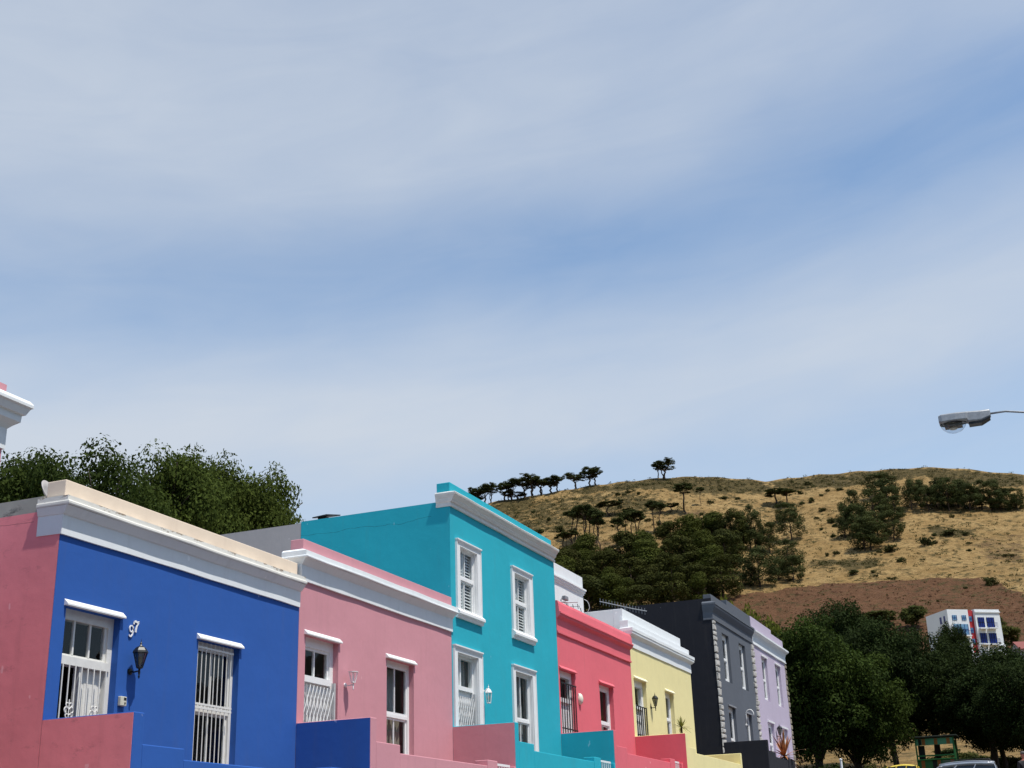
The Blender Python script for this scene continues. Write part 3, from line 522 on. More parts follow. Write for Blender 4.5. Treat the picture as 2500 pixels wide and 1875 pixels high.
bars(dr,35.2,36.36,2.52,4.92,-.02,M_black,7,(4.92,3.66),'security_gate',.016)
w=sash_window(h,*RO[1],4.12,.17,1,1,M_trim,fr=.11); drape(w,39.2,39.8,3.05,4.1,.36,M_netcurtain,5); MB().box(38.7,39.3,.5,.52,4.2,5.2).build('curtain',plain('maroon_cloth',(.10,.012,.02),.9),w)
# white upper storey set back on its roof
u=MB().box(36.2,42.0,1.55,8.5,6.7,9.36); u.build('upper_storey',M_white,h)
MB().cornice(36.2,42.0,1.55,[(.01,8.72),(.035,8.74),(.035,8.79),(.07,8.81),(.07,8.86),(.1,8.88),(.1,8.93),(.0,8.97)],.2,.2).build('upper_cornice',M_white,h)
# --- yellow
YO=[(42.28,43.62,2.9,5.84),(45.95,47.03,3.4,5.8)]
h=house('terraced_house','pale yellow house with stepped white parapet beside the charcoal house',42.0,49.75,7.3,2.9,M_yellow,YO,.17)
MB().cornice(42.0,49.75,0,[(.03,6.86),(.03,7.19),(.06,7.21),(.13,7.27),(.145,7.29),(.145,7.36),(.165,7.37),(.165,7.475),(.0,7.5)],.3,.3).build('cornice',M_white,h)
p=MB().box(42.0,49.75,.0,.3,7.48,7.75).box(42.26,49.55,.262,.6,7.4,8.2); p.box(42.262,42.55,.6,8.8,7.0,8.2)
p.build('parapet',M_white,h,bevel=.012)
hood(h,*YO[0][:2],5.84,M_hoodyel,.1,.07); hood(h,*YO[1][:2],5.8,M_hoodyel,.1,.07)
d=MB(); x0,x1=YO[0][:2]; y=.16
d.box(x0,x0+.12,y-.03,y+.1,2.9,5.84).box(x1-.2,x1,y-.03,y+.1,2.9,5.84).box(x0+.12,x1-.2,y-.03,y+.1,5.62,5.84).box(x0+.05,x1-.1,y-.04,y+.1,4.9,5.02)
dr=d.build('door',M_trim,h)
MB().add([(x0+.12,y+.02,4.98),(x1-.2,y+.02,4.98),(x1-.2,y+.02,5.64),(x0+.12,y+.02,5.64)],[(0,1,2,3)]).build('fanlight_glass',M_glass,dr)
MB().box(x0+.12,x1-.2,y+.03,y+.08,2.9,4.9).box(x0+.25,x1-.35,y+.02,y+.032,3.3,4.7).build('door_leaf',M_trim,dr)
g=bars(dr,42.35,43.45,2.95,4.95,-.01,M_black,6,(4.95,4.02,3.1),'security_gate',.02)
w=sash_window(h,*YO[1],4.85,.17,1,1,M_trim,fr=.1); drape(w,46.05,46.95,3.5,5.7,.34,M_netcurtain,6)
# --- charcoal, two storeys, stone quoins
DO=[(55.55,56.79,7.24,9.29),(58.7,59.95,7.24,9.29),(55.62,56.88,3.9,6.2),(58.88,60.0,3.59,6.18)]
h=house('terraced_house','tall charcoal grey two storey house with rough stone quoins',54.1,61.65,10.39,3.59,M_dark,DO,.17,side=False)
MB().add([(54.1,0,-1),(54.1,9,-1),(54.1,9,10.55),(54.1,0,10.55)],[(0,1,2,3)]).build('side_wall',M_dark2,h)['label']='blackish side wall'  # side wall in a darker plaster than the front
MB().cornice(54.1,61.63,0,[(.02,9.63),(.045,9.64),(.045,9.69),(.02,9.7),(.02,9.95),(.05,10.0),(.13,10.14),(.15,10.18),(.15,10.26),(.18,10.27),(.18,10.345),(.0,10.42)],.4,0).build('cornice',M_dark,h)
MB().box(54.12,57.0,.0,.34,10.4,10.72).box(57.0,61.6,.002,.34,10.4,10.95).build('parapet',M_dark,h,bevel=.01)
def quoins(h,xa,w,z0,z1,mat,wrap=True,seed=1,side=1):
    rng=random.Random(seed); z=z0; q=MB()
    while z<z1-.1:
        hh=rng.uniform(.2,.34); ww=w*rng.uniform(.7,1.25)*(1 if side>0 else 1)
        a,b=(xa-.03,xa+ww) if side>0 else (xa-ww,xa+.02)
        t=min(z1,z+hh-.025); j=lambda k=.02: rng.uniform(-k,k); o=-.06+j(.02)
        q.add([(a+j(),.02,z+j()),(b+j(.04),.02,z+j()),(b+j(.04),.02,t+j()),(a+j(),.02,t+j()),(a+.02+j(),o,z+.03),(b-.03+j(.04),o,z+.03),(b-.03+j(.04),o+j(),t-.03),(a+.02+j(),o+j(),t-.03)],
              [(4,5,6,7),(0,1,5,4),(1,2,6,5),(2,3,7,6),(3,0,4,7)])
        z+=hh
    return q.build('quoins',mat,h,bevel=.02)
quoins(h,54.1,.42,3.6,9.62,M_stone,True,3,1); quoins(h,61.68,.45,3.6,9.6,M_stone,True,5,-1)
for i,(a,b,c,d_) in enumerate(DO):
    sash_window(h,a,b,c,d_,(c+d_)/2-.05 if i<2 else 4.85,.16,1,1,M_trim,fr=.13,name='window' if i<3 else 'door')
    if i>1: MB().box(a-.04,b+.04,-.05,.004,d_+.002,d_+.06).build('window_hood',plain('mid_grey_paint',(.25,.26,.28),.7) if i==2 else bpy.data.materials['mid_grey_paint'],h)
# --- lilac
LO=[(63.4,64.63,7.23,9.29),(66.6,67.86,7.23,9.29),(63.5,64.84,4.3,6.19),(66.7,68.1,4.0,6.17)]
h=house('terraced_house','narrow lilac two storey house with white cornice at the far end of the row',61.65,69.4,10.29,4.0,M_lilac,LO,.16)
MB().cornice(61.68,69.38,0,[(.03,9.63),(.06,9.64),(.06,9.69),(.035,9.7),(.035,9.98),(.05,10.0),(.09,10.12),(.19,10.2),(.215,10.22),(.215,10.3),(.0,10.36)],0,.4).build('cornice',M_white,h)
MB().box(61.7,66.4,.0,.32,10.3,10.98).box(66.4,69.25,.002,.32,10.3,10.8).build('parapet',M_lilac,h)
quoins(h,69.42,.3,4.0,9.6,M_stone2,True,8,-1)
for i,(a,b,c,d_) in enumerate(LO):
    sash_window(h,a,b,c,d_,(c+d_)/2-.05 if i<2 else 5.2,.15,1,1,M_trim,fr=.12,name='window' if i<3 else 'door')
    MB().box(a-.06,b+.06,-.06,.004,d_+.002,d_+.075).build('window_hood',M_trim,h)
# ------------------------------------------------------------------ terrace (stoep) walls in front of the houses
def terrace(label,x0,x1,zp,mat,paint,yf=-1.55,pil=5.2,ye=-1.5,gate=True):
    fl=zp-1.0; g0=plane_z((x0+x1)/2)-.4; t=thing('terrace_wall',label,'wall',(x0,yf,g0),0,'stepped terrace walls in front of the houses')
    w=MB(); x1-=.005
    w.box(x0,x0+.22,yf,-.002,g0,zp)                                                       # partition
    w.box(x0+.22,x0+1.15,yf,yf+.2,g0,zp-.41)
    pe=x0+pil if gate else x1
    w.box(x0+1.15,pe,yf,yf+.2,g0,zp-.56)
    if gate:
        w.box(pe,pe+.52,yf-.012,yf+.3,g0,zp-.44); w.box(x1-.12,x1,yf,yf+.2,g0,zp-.5)
        w.box(pe+.52,x1-.12,yf+.02,yf+.2,g0,fl)
        for k in range(1,7): w.box(pe+.52,x1-.12,yf-.28*k,yf-.28*(k-1)-.002,g0,fl-.18*k)
    w.build('wall',mat,t,bevel=.014)
    MB().box(x0+.22,x1,yf+.2,-.002,g0,fl).build('floor',M_terrace,t)
    if paint: MB().box(x0-.006,x0-.001,yf+.012,-.006,g0,zp-.012).build('painted_face',paint,t)
    if gate:
        g=MB(); a,b=pe+.56,x1-.16; y=yf+.1; zt=zp-.47
        g.box(a,b,y-.018,y+.018,zt-.05,zt).box(a,b,y-.015,y+.015,fl+.08,fl+.12)
        n=7
        for k in range(n): xx=a+.015+(b-a-.03)*k/(n-1); g.box(xx-.012,xx+.012,y-.012,y+.012,fl+.08,zt-.04)
        g.build('gate',M_trim,t)
    return t
M_terrace=plain('terrace_tiles',(.22,.12,.09),.6)
terrace('royal blue terrace wall with rose red left face below the number 97 door',14.5,21.1,2.13,M_blue,M_red0)
terrace('pale pink terrace wall with dark blue left face below the pink house',21.1,27.9,2.63,M_pink,M_blue)
terrace('turquoise terrace wall with pink left face below the two storey turquoise house',27.9,35.05,3.11,M_teal,M_pink,pil=5.37)
terrace('coral terrace wall with turquoise left face below the coral red house',35.05,42.0,3.5,M_red,M_teal,pil=5.45)
ty=terrace('yellow terrace wall with coral red left face below the yellow house',42.0,49.55,3.93,M_yellow,M_red,yf=-1.7,gate=False)
MB().box(49.56,49.76,-1.71,-.004,-.5,3.77).build('end_wall',M_yellow,ty,bevel=.014)
t=thing('terrace_wall','charcoal terrace wall below the charcoal house with lower stepped front','wall',(54.1,-1.8,1.4),0,'stepped terrace walls in front of the houses')
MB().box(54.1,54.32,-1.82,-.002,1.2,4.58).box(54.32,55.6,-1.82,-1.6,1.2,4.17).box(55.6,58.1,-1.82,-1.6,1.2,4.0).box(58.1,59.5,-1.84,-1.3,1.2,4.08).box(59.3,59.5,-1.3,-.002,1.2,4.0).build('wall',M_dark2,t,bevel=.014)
MB().box(54.32,59.3,-1.6,-.002,1.2,3.58).build('floor',M_terrace,t)
t=thing('terrace_wall','lilac terrace wall partly hidden behind the spiky aloe at the row end','wall',(61.65,-1.2,1.6),0,'stepped terrace walls in front of the houses')
MB().box(59.6,69.3,-1.1,-.002,1.4,3.95).build('wall',M_lilac,t)
# ------------------------------------------------------------------ things fixed to the houses
lantern('wall_lantern','black six sided lantern on a bracket beside the number 97',16.28,2.99,.18,1.0,M_lampblack)
lantern('wall_lantern','empty white lantern frame without glass on the pink wall',22.87,3.5,.19,.9,M_trim,None,True,'wall lanterns along the terrace',True)
lantern('wall_lantern','white hanging lantern beside the turquoise house door',29.66,4.1,.16,1.0,M_trim,M_clear,False)
lantern('wall_lantern','black lantern on the yellow wall between door and window',44.04,5.04,.17,1.05,M_lampblack)
lantern('wall_lantern','dark lantern on the lilac wall at the end of the row',65.3,5.66,.17,1.25,M_lampblack)
t=thing('wall_light','white half round bulkhead light on the coral red wall','wall lamp',(36.72,0,4.6))
b=MB().ball((0,-.02,0),.11,.10,.17,14,10); b.build('shade',M_bulb,t,local=True,smooth=True)
MB().box(-.1,.1,-.03,-.001,-.02,.16).build('back_plate',M_trim,t,local=True,bevel=.01)
t=thing('wall_light','white gooseneck lamp with conical shade on the charcoal house','wall lamp',(58.67,0,5.68))
pts=[(0,-.03,.0),(0,-.05,.3)]+[(0,-.22+.17*math.cos(a),.42+.2*math.sin(a)) for a in [PI*k/9 for k in range(10)]]+[(0,-.39,.3)]
MB().tube(pts,.022,8).build('bracket_arm',M_trim,t,local=True,smooth=True)
MB().lathe([(.02,.40),(.05,.37),(.09,.31),(.2,.22),(.2,.205),(.07,.28),(.001,.30)],(0,-.39,0),16).build('lamp_shade',M_trim,t,local=True)
MB().lathe([(.001,-.05),(.07,-.05),(.07,.0),(.001,.0)],(0,0,0),12).build('back_plate',M_trim,t,local=True); t.children[-1].rotation_euler=(R(-90),0,0)
# house number
def digit(poly,name,x,z,s,t):
    MB().prism_y([(x+p[0]*s,z+p[1]*s) for p in poly],-.035,-.012).build(name,M_trim,t,bevel=.003)
t=thing('house_number','white raised number 97 on the royal blue wall','sign',(16.17,0,3.5))
n=18; o9=[]; 
ring=MB()
def stroke(mb,pts,w,y0,y1):
    L=[];Rr=[]
    for i,p in enumerate(pts):
        a=Vector(pts[max(0,i-1)]); b=Vector(pts[min(len(pts)-1,i+1)]); d=(b-a).normalized(); nn=Vector((-d.y,d.x)); ww=w[i] if isinstance(w,list) else w
        L.append(Vector(p)+nn*ww/2); Rr.append(Vector(p)-nn*ww/2)
    for i in range(len(pts)-1):
        q=[L[i],L[i+1],Rr[i+1],Rr[i]]; mb.prism_y([(v.x,v.y) for v in q],y0,y1)
c=(16.232,3.635)
pts=[(c[0]+.042*math.cos(a),c[1]+.048*math.sin(a)) for a in [2*PI*k/16 for k in range(17)]]
stroke(ring,pts,.019,-.022,-.006)
stroke(ring,[(c[0]+.042,c[1]+.01),(c[0]+.042,c[1]-.03),(c[0]+.028,c[1]-.085),(c[0]-.005,c[1]-.122),(c[0]-.035,c[1]-.118),(c[0]-.042,c[1]-.098)],[.02,.024,.022,.02,.018,.024],-.022,-.006)
ring.build('digit_nine',M_trim,t)
sv=MB(); bx,bz=16.285,3.595
stroke(sv,[(bx+.0,bz+.115),(bx+.005,bz+.155)],.02,-.022,-.006); stroke(sv,[(bx+.0,bz+.155),(bx+.04,bz+.165),(bx+.08,bz+.152),(bx+.12,bz+.17)],[.025,.034,.03,.022],-.022,-.007)
stroke(sv,[(bx+.118,bz+.165),(bx+.075,bz+.10),(bx+.055,bz+.04),(bx+.052,bz)],[.018,.022,.026,.03],-.022,-.006)
sv.build('digit_seven',M_trim,t)
t=thing('intercom_box','small beige intercom box on the blue wall beside the door','intercom',(16.06,0,2.46))
MB().box(16.05,16.19,-.06,-.001,2.46,2.60).build('case',M_beige,t,bevel=.01); MB().box(16.12,16.175,-.063,-.059,2.545,2.585).build('screen',M_black,t); MB().box(16.135,16.16,-.066,-.059,2.49,2.515).build('button',M_black,t)
# satellite dish behind the cream parapet
t=thing('satellite_dish','pale grey satellite dish behind the cream parapet','satellite dish',(14.98,.8,5.1))
prof=[(r_*.92,z_) for r_,z_ in [(.001,.0),(.1,.008),(.2,.03),(.3,.07),(.3,.085),(.2,.045),(.1,.02),(.001,.012)]]
d=MB().lathe(prof,(0,0,0),28).build('dish',M_metal if False else plain('dish_enamel',lin('a19d99'),.5),t,local=True,smooth=True)
d.location=(.0,-.08,.40); d.rotation_euler=(R(62),0,R(14))
MB().tube([(0,.05,0),(0,.05,.3),(0,-.08,.4)],.025,8).build('mast',M_metal,t,local=True)
# roof items
t=thing('roof_hatch','dark slanted hatch cover on the turquoise house roof','roof hatch',(28.3,3.75,8.3))
MB().add([(-.0,.37,.37),(.0,-.05,.40),(.55,-.15,.50),(.5,.3,.48),(.0,.37,.40),(.0,-.05,.43),(.55,-.15,.53),(.5,.3,.51)],[(0,3,2,1),(4,5,6,7),(0,1,5,4),(1,2,6,5),(2,3,7,6),(3,0,4,7)]).build('cover',M_black,t,local=True)
MB().box(.08,.4,.02,.25,-.3,.40).build('base',M_black,t,local=True)
t=thing('roof_floodlight','small floodlight on a bent pipe above the coral roof','floodlight',(36.9,.5,6.9))
MB().tube([(0,0,0),(0,0,.72),(.06,-.03,.82)],.018,6).build('pole',M_metal,t,local=True)
MB().box(.07,.36,-.12,.0,.73,.86).build('lamp_head',M_metal,t,local=True,bevel=.02)
t=thing('dipole_aerial','broken rod aerial with dangling wires in front of the white upper storey','aerial',(37.5,.5,6.9))
MB().tube([(0,0,0),(0,0,.75)],.016,6).tube([(-.8,0,.62),(0,0,.74),(.9,0,.90)],.022,6).build('boom',M_grille,t,local=True)
for k_,pts_ in enumerate(([(-.4,0,.68),(.1,-.02,.62),(.7,-.03,.72),(1.05,0,.80),(1.35,0,.55)],[(-.7,0,.64),(0,-.02,.45),(.8,-.03,.35),(1.4,0,.3)])):
    w=MB().tube(pts_,.007,4); n_=len(pts_)
    for q_ in range(n_-1):
        pp=[(pts_[q_][i_]+pts_[q_+1][i_])/2 for i_ in range(3)]; w.tube([(pp[0]-.03,pp[1],pp[2]+.07),pp,(pp[0]+.03,pp[1],pp[2]-.07)],.011,4)
    w.build('wire',M_black,t,local=True)
t=thing('tv_aerial','long toothed television aerial above the charcoal house roof','aerial',(49.8,2.6,8.0))
b=MB().tube([(0,.95,2.04),(0,-.45,1.6),(0,-1.0,1.45)],.02,6).tube([(0,-.1,0),(0,-.1,1.75)],.025,6); b.build('boom',M_metal,t,local=True)
e=MB()
for k in range(16):
    f=k/15; y=.93-1.85*f; z=2.035-.585*f; e.tube([(0,y,z-.13),(0,y,z+.13)],.009,4)
e.build('element',M_metal,t,local=True)
MB().tube([(42.01,1.52,8.6),(42.06,1.43,8.54),(42.07,1.38,8.43),(42.07,1.36,8.3),(42.05,1.43,8.16),(42.02,1.5,8.0)],.011,6).build('roof_cable',M_grille); o=COL.objects['roof_cable']; tag(o,'loose pale cable hanging at the corner of the white upper storey','cable')

# ------------------------------------------------------------------ ground, street, hill
def inpoly(x,y,P):
    c=False
    for (a,b),(d,e) in zip(P,P[1:]+P[:1]):
        if (b>y)!=(e>y) and x<(d-a)*(y-b)/(e-b)+a: c=not c
    return c
def hill_noise(x,y): return .55*math.sin(x*.061+1.3)*math.sin(y*.083)+.35*math.sin(x*.17+y*.11)+.25*math.sin(x*.33-y*.41+2)
def gz(x,y):
    z=ground_z(x,y); r=math.hypot(x,y+13)
    if r>110: z+=hill_noise(x,y)*min(1,(r-110)/100)*.8
    return z
azs=[-180+4*i for i in range(41)]+[-18+.16*i for i in range(400)]+[46+2*i for i in range(68)]
rs=[2,8,16,26,38,50,60,70,78,84,90]+[96+6*i for i in range(17)]+[198+3.0*i for i in range(116)]+[548,560,580,610,660,740,900,1300,2200]
vs=[];fs=[]
for r in rs:
    for a in azs:
        x=r*math.cos(R(a)); y=r*math.sin(R(a))-13
        rr=min(r,640); xx=rr*math.cos(R(a)); yy=rr*math.sin(R(a))-13
        z=gz(xx,yy)-(max(0,r-640)*.08 if -30<a<110 else 0)
        if r<84: z-=.5
        if r>=740 and -172<a<-38: z+=r*.30*min(1,(r-640)/900)*min(1,(a+172)/14,(-38-a)/14)*(1+.08*math.sin(a*.5))
        vs.append((x,y,z))
na=len(azs)
for i in range(len(rs)-1):
    for k in range(na): fs.append((i*na+k,(i+1)*na+k,(i+1)*na+(k+1)%na,i*na+(k+1)%na))
me=bpy.data.meshes.new('hillside'); me.from_pydata(vs,[],fs); me.polygons.foreach_set('use_smooth',[True]*len(fs))
def soft(P,x,y):
    hits=0
    for dx,dy in ((0,0),(2.5,0),(-2.5,0),(0,2.5),(0,-2.5)): hits+=inpoly(x+dx,y+dy,P)
    return hits/5
b1=[];b2=[];b3=[]
for x,y,z in vs:
    if x<200 or y>260: b1.append(0);b2.append(.1);b3.append(0);continue
    b1.append(soft(BURNT,x,y)); b2.append(max(soft(P,x,y)*(1.75 if k_<5 else 1) for k_,P in enumerate(SCRUB))); b3.append(max(soft(P,x,y) for P in SOIL))
for nm,va in (('burnt',b1),('scrub',b2),('soil',b3),('town',[1.0 if (x<92 or y<-60) else 0.0 for x,y,z in vs])):
    me.attributes.new(nm,'FLOAT','POINT').data.foreach_set('value',va)
t=NT('dry_hill_grass'); p=t.pos(); G=.62
grass=t.mix(t.ramp(t.noise(p,.09,6,.65),.3,.7),mul((.42,.262,.095),G),mul((.64,.44,.19),G))
grass=t.mix(t.ramp(t.noise(p,.5,6,.75),.44,.68,0,.75),grass,mul((.20,.115,.04),G))
grass=t.mix(t.ramp(t.noise(t.mapping(p,(1,1,3)),1.6,3,.7),.56,.70,0,.75),grass,mul((.10,.075,.03),G))
burnt=t.mix(t.ramp(t.noise(p,.35,6,.7),.3,.7),mul((.145,.070,.034),G),mul((.25,.128,.066),G))
burnt=t.mix(t.ramp(t.noise(p,1.5,4,.7),.55,.72,0,.7),burnt,mul((.07,.035,.022),G))
edge=t.math('ADD',t.attr('burnt'),t.math('MULTIPLY',t.math('SUBTRACT',t.noise(p,.25,6,.75),.5),1.7))
col=t.mix(t.ramp(edge,.45,.6),grass,burnt)
col=t.mix(t.ramp(t.math('ADD',t.math('MULTIPLY',t.attr('soil'),.22),t.noise(p,.13,6,.75)),.62,.80,0,.8),col,mul((.13,.08,.045),G))
sc=t.math('ADD',t.math('ADD',t.math('MULTIPLY',t.attr('scrub'),.115),t.noise(p,.32,7,.75)),t.math('MULTIPLY',t.noise(p,.035,3,.5),.18))
col=t.mix(t.ramp(sc,.61,.70,0,.9),col,t.mix(t.ramp(t.noise(p,.55,6,.75),.40,.60),mul((.036,.036,.012),G),mul((.15,.115,.045),G)))
col=t.mix(t.attr('town'),col,t.mix(t.noise(p,.05,5,.6),(.035,.04,.03),(.09,.085,.075)))
t.bump(t.noise(p,.7,6,.75),1.0,1.2)
me.materials.append(t.set(col,.95,0,.1))
hill=bpy.data.objects.new('hillside',me); COL.objects.link(hill); hill['kind']='structure'
def sheet(name,x0,x1,y0,y1,dz,mat,n=40):
    v=[];f=[]
    for i in range(n+1):
        x=x0+(x1-x0)*i/n; z=plane_z(x)+dz; v+=[(x,y0,z),(x,y1,z)]
    for i in range(n): f.append((2*i,2*i+2,2*i+3,2*i+1))
    o=MB().add(v,f).build(name,mat); o['kind']='structure'; return o
ta=NT('asphalt'); pa=ta.pos(); ta.set(ta.mix(ta.noise(pa,1.2,6,.7),(.035,.035,.036),(.07,.069,.066)),.9); ta.bump(ta.noise(pa,60,3,.7),.4,.01); M_asph=ta.m
M_pave=plain('paving_concrete',(.26,.25,.23),.9,0,.2,.18,2)
sheet('road',-30,69.5,-10.4,-3.6,-.13,M_asph); sheet('cross_road',69.5,84,-60,40,-.126,M_asph,6)
def pave(name,y0,y1):
    v=[];f=[];n=40
    for i in range(n+1):
        x=-30+99.3*i/n; z=plane_z(x); v+=[(x,y0,z-.3),(x,y0,z),(x,y1,z),(x,y1,z-.3)]
    for i in range(n):
        for k in range(3): f.append((4*i+k,4*i+k+1,4*i+k+5,4*i+k+4))
    o=MB().add(v,f).build(name,M_pave); o['kind']='structure'
pave('pavement',-3.6,9.5); pave('pavement',-17,-10.4)
M_line=plain('road_paint',(.7,.7,.66),.8)
v=MB()
for k in range(16):
    x=-25+k*6; v.add([(x,-7.06,plane_z(x)-.122),(x+3,-7.06,plane_z(x+3)-.122),(x+3,-6.94,plane_z(x+3)-.122),(x,-6.94,plane_z(x)-.122)],[(0,1,2,3)])
o=v.build('road_marking',M_line); o['kind']='structure'
# ------------------------------------------------------------------ foliage
def leafmesh(name,blobs,n,size,mat,parent,seed,aspect=.5,flat=0.0,up=.35,shell=.75,tintpow=1.0,rnd=.8):
    """leaf sized faces spread through the volume of many clumps"""
    g=np.random.default_rng(seed); B=np.array(blobs,float); wgt=(B[:,3]*B[:,4]+B[:,3]*B[:,5]+B[:,4]*B[:,5]); wgt/=wgt.sum()
    id_=g.choice(len(B),n,p=wgt); d=g.normal(size=(n,3)); d/=np.linalg.norm(d,axis=1)[:,None]
    rad=shell+(1.08-shell)*g.random(n)**.8; c=B[id_,:3]+d*B[id_,3:6]*rad[:,None]
    nrm=d*rnd+g.normal(size=(n,3))*.5; nrm[:,2]+=up; nrm/=np.linalg.norm(nrm,axis=1)[:,None]
    a=np.cross(nrm,g.normal(size=(n,3))); a/=np.linalg.norm(a,axis=1)[:,None]; b=np.cross(nrm,a)
    s=size*(.6+.8*g.random(n))[:,None]
    P=np.stack([c-a*s,c+b*s*aspect+nrm*s*.12,c+a*s,c-b*s*aspect+nrm*s*.12],1).reshape(-1,3)
    me=bpy.data.meshes.new(name); me.vertices.add(4*n); me.vertices.foreach_set('co',P.ravel())
    me.loops.add(4*n); me.loops.foreach_set('vertex_index',np.arange(4*n)); me.polygons.add(n); me.polygons.foreach_set('loop_start',np.arange(n)*4); me.polygons.foreach_set('loop_total',np.full(n,4))
    me.update(); tint=np.repeat(np.clip(.5*g.random(len(B))[id_]+.5*g.random(n),0,1)**tintpow,4)
    at=me.attributes.new('tint','FLOAT','POINT'); at.data.foreach_set('value',tint.astype(np.float32))
    me.materials.append(mat); o=bpy.data.objects.new(name,me); COL.objects.link(o)
    if parent is not None: o.parent=parent
    return o
def clumps(rng,cx,cy,cz,rx,ry,rz,k,s,inner=.5):
    out=[]
    for _ in range(k):
        while True:
            d=Vector((rng.gauss(0,1),rng.gauss(0,1),rng.gauss(0,1)))
            if d.length>.01: break
        d.normalize(); q=inner+(1-inner)*rng.random()**.5; r=s*rng.uniform(.65,1.35)
        out.append((cx+d.x*rx*q,cy+d.y*ry*q,cz+d.z*rz*q,r,r,r*rng.uniform(.6,.9)))
    return out
F_pine=foliage('pine_needles',(.020,.030,.011),(.068,.080,.025),.18)
F_pine3=foliage('young_pine_needles',(.018,.027,.006),(.08,.095,.018),.15)
F_leftd=foliage('left_dark_leaves',(.012,.022,.005),(.048,.07,.013),.25)
F_left=foliage('left_bright_leaves',(.015,.029,.006),(.082,.112,.022),.25)
F_pine2=foliage('wood_needles',(.014,.019,.005),(.066,.072,.016),.10)
F_scrub=foliage('scrub_leaves',(.025,.03,.01),(.075,.075,.025),.15)
F_dark=foliage('dark_tree_leaves',(.007,.013,.004),(.030,.048,.012),.18)
F_mid=foliage('broad_tree_leaves',(.010,.019,.005),(.050,.078,.014),.22)
F_yel=foliage('yellow_green_leaves',(.05,.07,.01),(.16,.17,.028),.3)
F_olive=foliage('olive_leaves',(.03,.04,.012),(.10,.11,.03),.25)
F_brown=foliage('brown_twigs',(.05,.028,.018),(.10,.055,.035),.1)
protos={}
def limb(m,a,b,ra,rb,rng,k=4,j=.08):
    a=Vector(a);b=Vector(b);L=(b-a).length; pts=[];rr=[]
    for i in range(k+1):
        f=i/k; o=Vector((rng.uniform(-1,1),rng.uniform(-1,1),0))*L*j*math.sin(f*PI); pts.append(a.lerp(b,f)+o); rr.append(ra+(rb-ra)*f)
    m.tube(pts,rr,6)
def stem_pine(seed):
    rng=random.Random(seed); t=thing('pine_tree','x','tree'); m=MB(); lx=rng.uniform(-.4,.4)
    limb(m,(0,0,-.5),(lx,.1,8.6),.19,.12,rng); bl=[]
    for k in range(7):
        a=2*PI*k/7+rng.random(); rr=rng.uniform(.9,2.0); z=rng.uniform(9.2,11.2)
        e=(lx+rr*math.cos(a),rr*math.sin(a),z); limb(m,(lx,.1,rng.uniform(7.2,8.8)),e,.08,.03,rng,3); bl+=clumps(rng,*e,.7,.7,.3,5,.48)
    bl+=clumps(rng,lx,0,10.9,1.9,1.9,.7,16,.55)
    m.build('trunk',M_bark2,t,local=True); leafmesh('crown',bl,2600,.24,F_pine,t,seed,.38,shell=.35); return t,11.7,4.4
def crest_pine(seed):
    rng=random.Random(seed); t=thing('pine_tree','x','tree'); m=MB(); bl=[]; lx=rng.uniform(-.9,.9)
    limb(m,(0,0,-.5),(lx*.5,0,3.2),.24,.17,rng)
    if rng.random()<.6: limb(m,(.3,.2,-.5),(lx*.5+1.2,.1,4.8),.15,.09,rng); bl+=clumps(rng,lx*.5+1.6,0,5.5,1.2,1.0,.5,10,.5)
    for k in range(6):
        a=2*PI*k/6+rng.random(); rr=rng.uniform(1.2,2.9); z=rng.uniform(4.6,7.0)
        e=(lx+rr*math.cos(a),rr*.8*math.sin(a),z); limb(m,(lx*.5,0,rng.uniform(2.4,3.3)),e,.11,.04,rng,4,.12); bl+=clumps(rng,*e,1.05,.95,.42,9,.38)
    bl+=clumps(rng,lx,0,6.6,2.1,1.9,1.0,16,.6)
    m.build('trunk',M_bark2,t,local=True); leafmesh('crown',bl,5200,.16,F_pine,t,seed,.42,shell=.35); return t,7.6,5.6
def bushy_pine(seed,trunk=1.6,mat=None,wood=False):
    rng=random.Random(seed); t=thing('pine_tree','x','tree'); m=MB(); bl=[]
    limb(m,(0,0,-.6),(rng.uniform(-.3,.3),0,8.0),.24,.07,rng,5,.03)
    for k in range(7): 
        a=rng.random()*6.28; z=rng.uniform(trunk+.2,6); limb(m,(0,0,z-.6),(2.6*math.cos(a)*rng.uniform(.5,1),2.6*math.sin(a),z+1.0),.09,.03,rng,3)
    zc=(trunk+10)/2; hz=(10-trunk)/2
    for k in range(34 if not wood else 22):
        z=trunk+.4+(9.3-trunk)*rng.random(); f=(z-trunk)/(10-trunk); prof=math.sqrt(max(.03,1-(2*f-.75)**2*.62)) if not wood else max(.22,1.05-.75*f) if rng.random()<.8 else .9-.5*f
        a=rng.random()*6.28; r=3.3*prof*(.35+.65*rng.random()**.5); s=rng.uniform(.75,1.4)*(1.25 if wood else 1)
        bl.append((r*math.cos(a),r*math.sin(a),z,s,s,s*.85))
    bl+=clumps(rng,0,0,9.3,1.0,1.0,.7,6,.6)
    m.build('trunk',M_bark2,t,local=True); leafmesh('crown',bl,6500 if mat else 5200,.19,mat or F_pine,t,seed,.5,shell=.8 if mat else .66,rnd=1.3,up=.25); return t,10.0,7.2
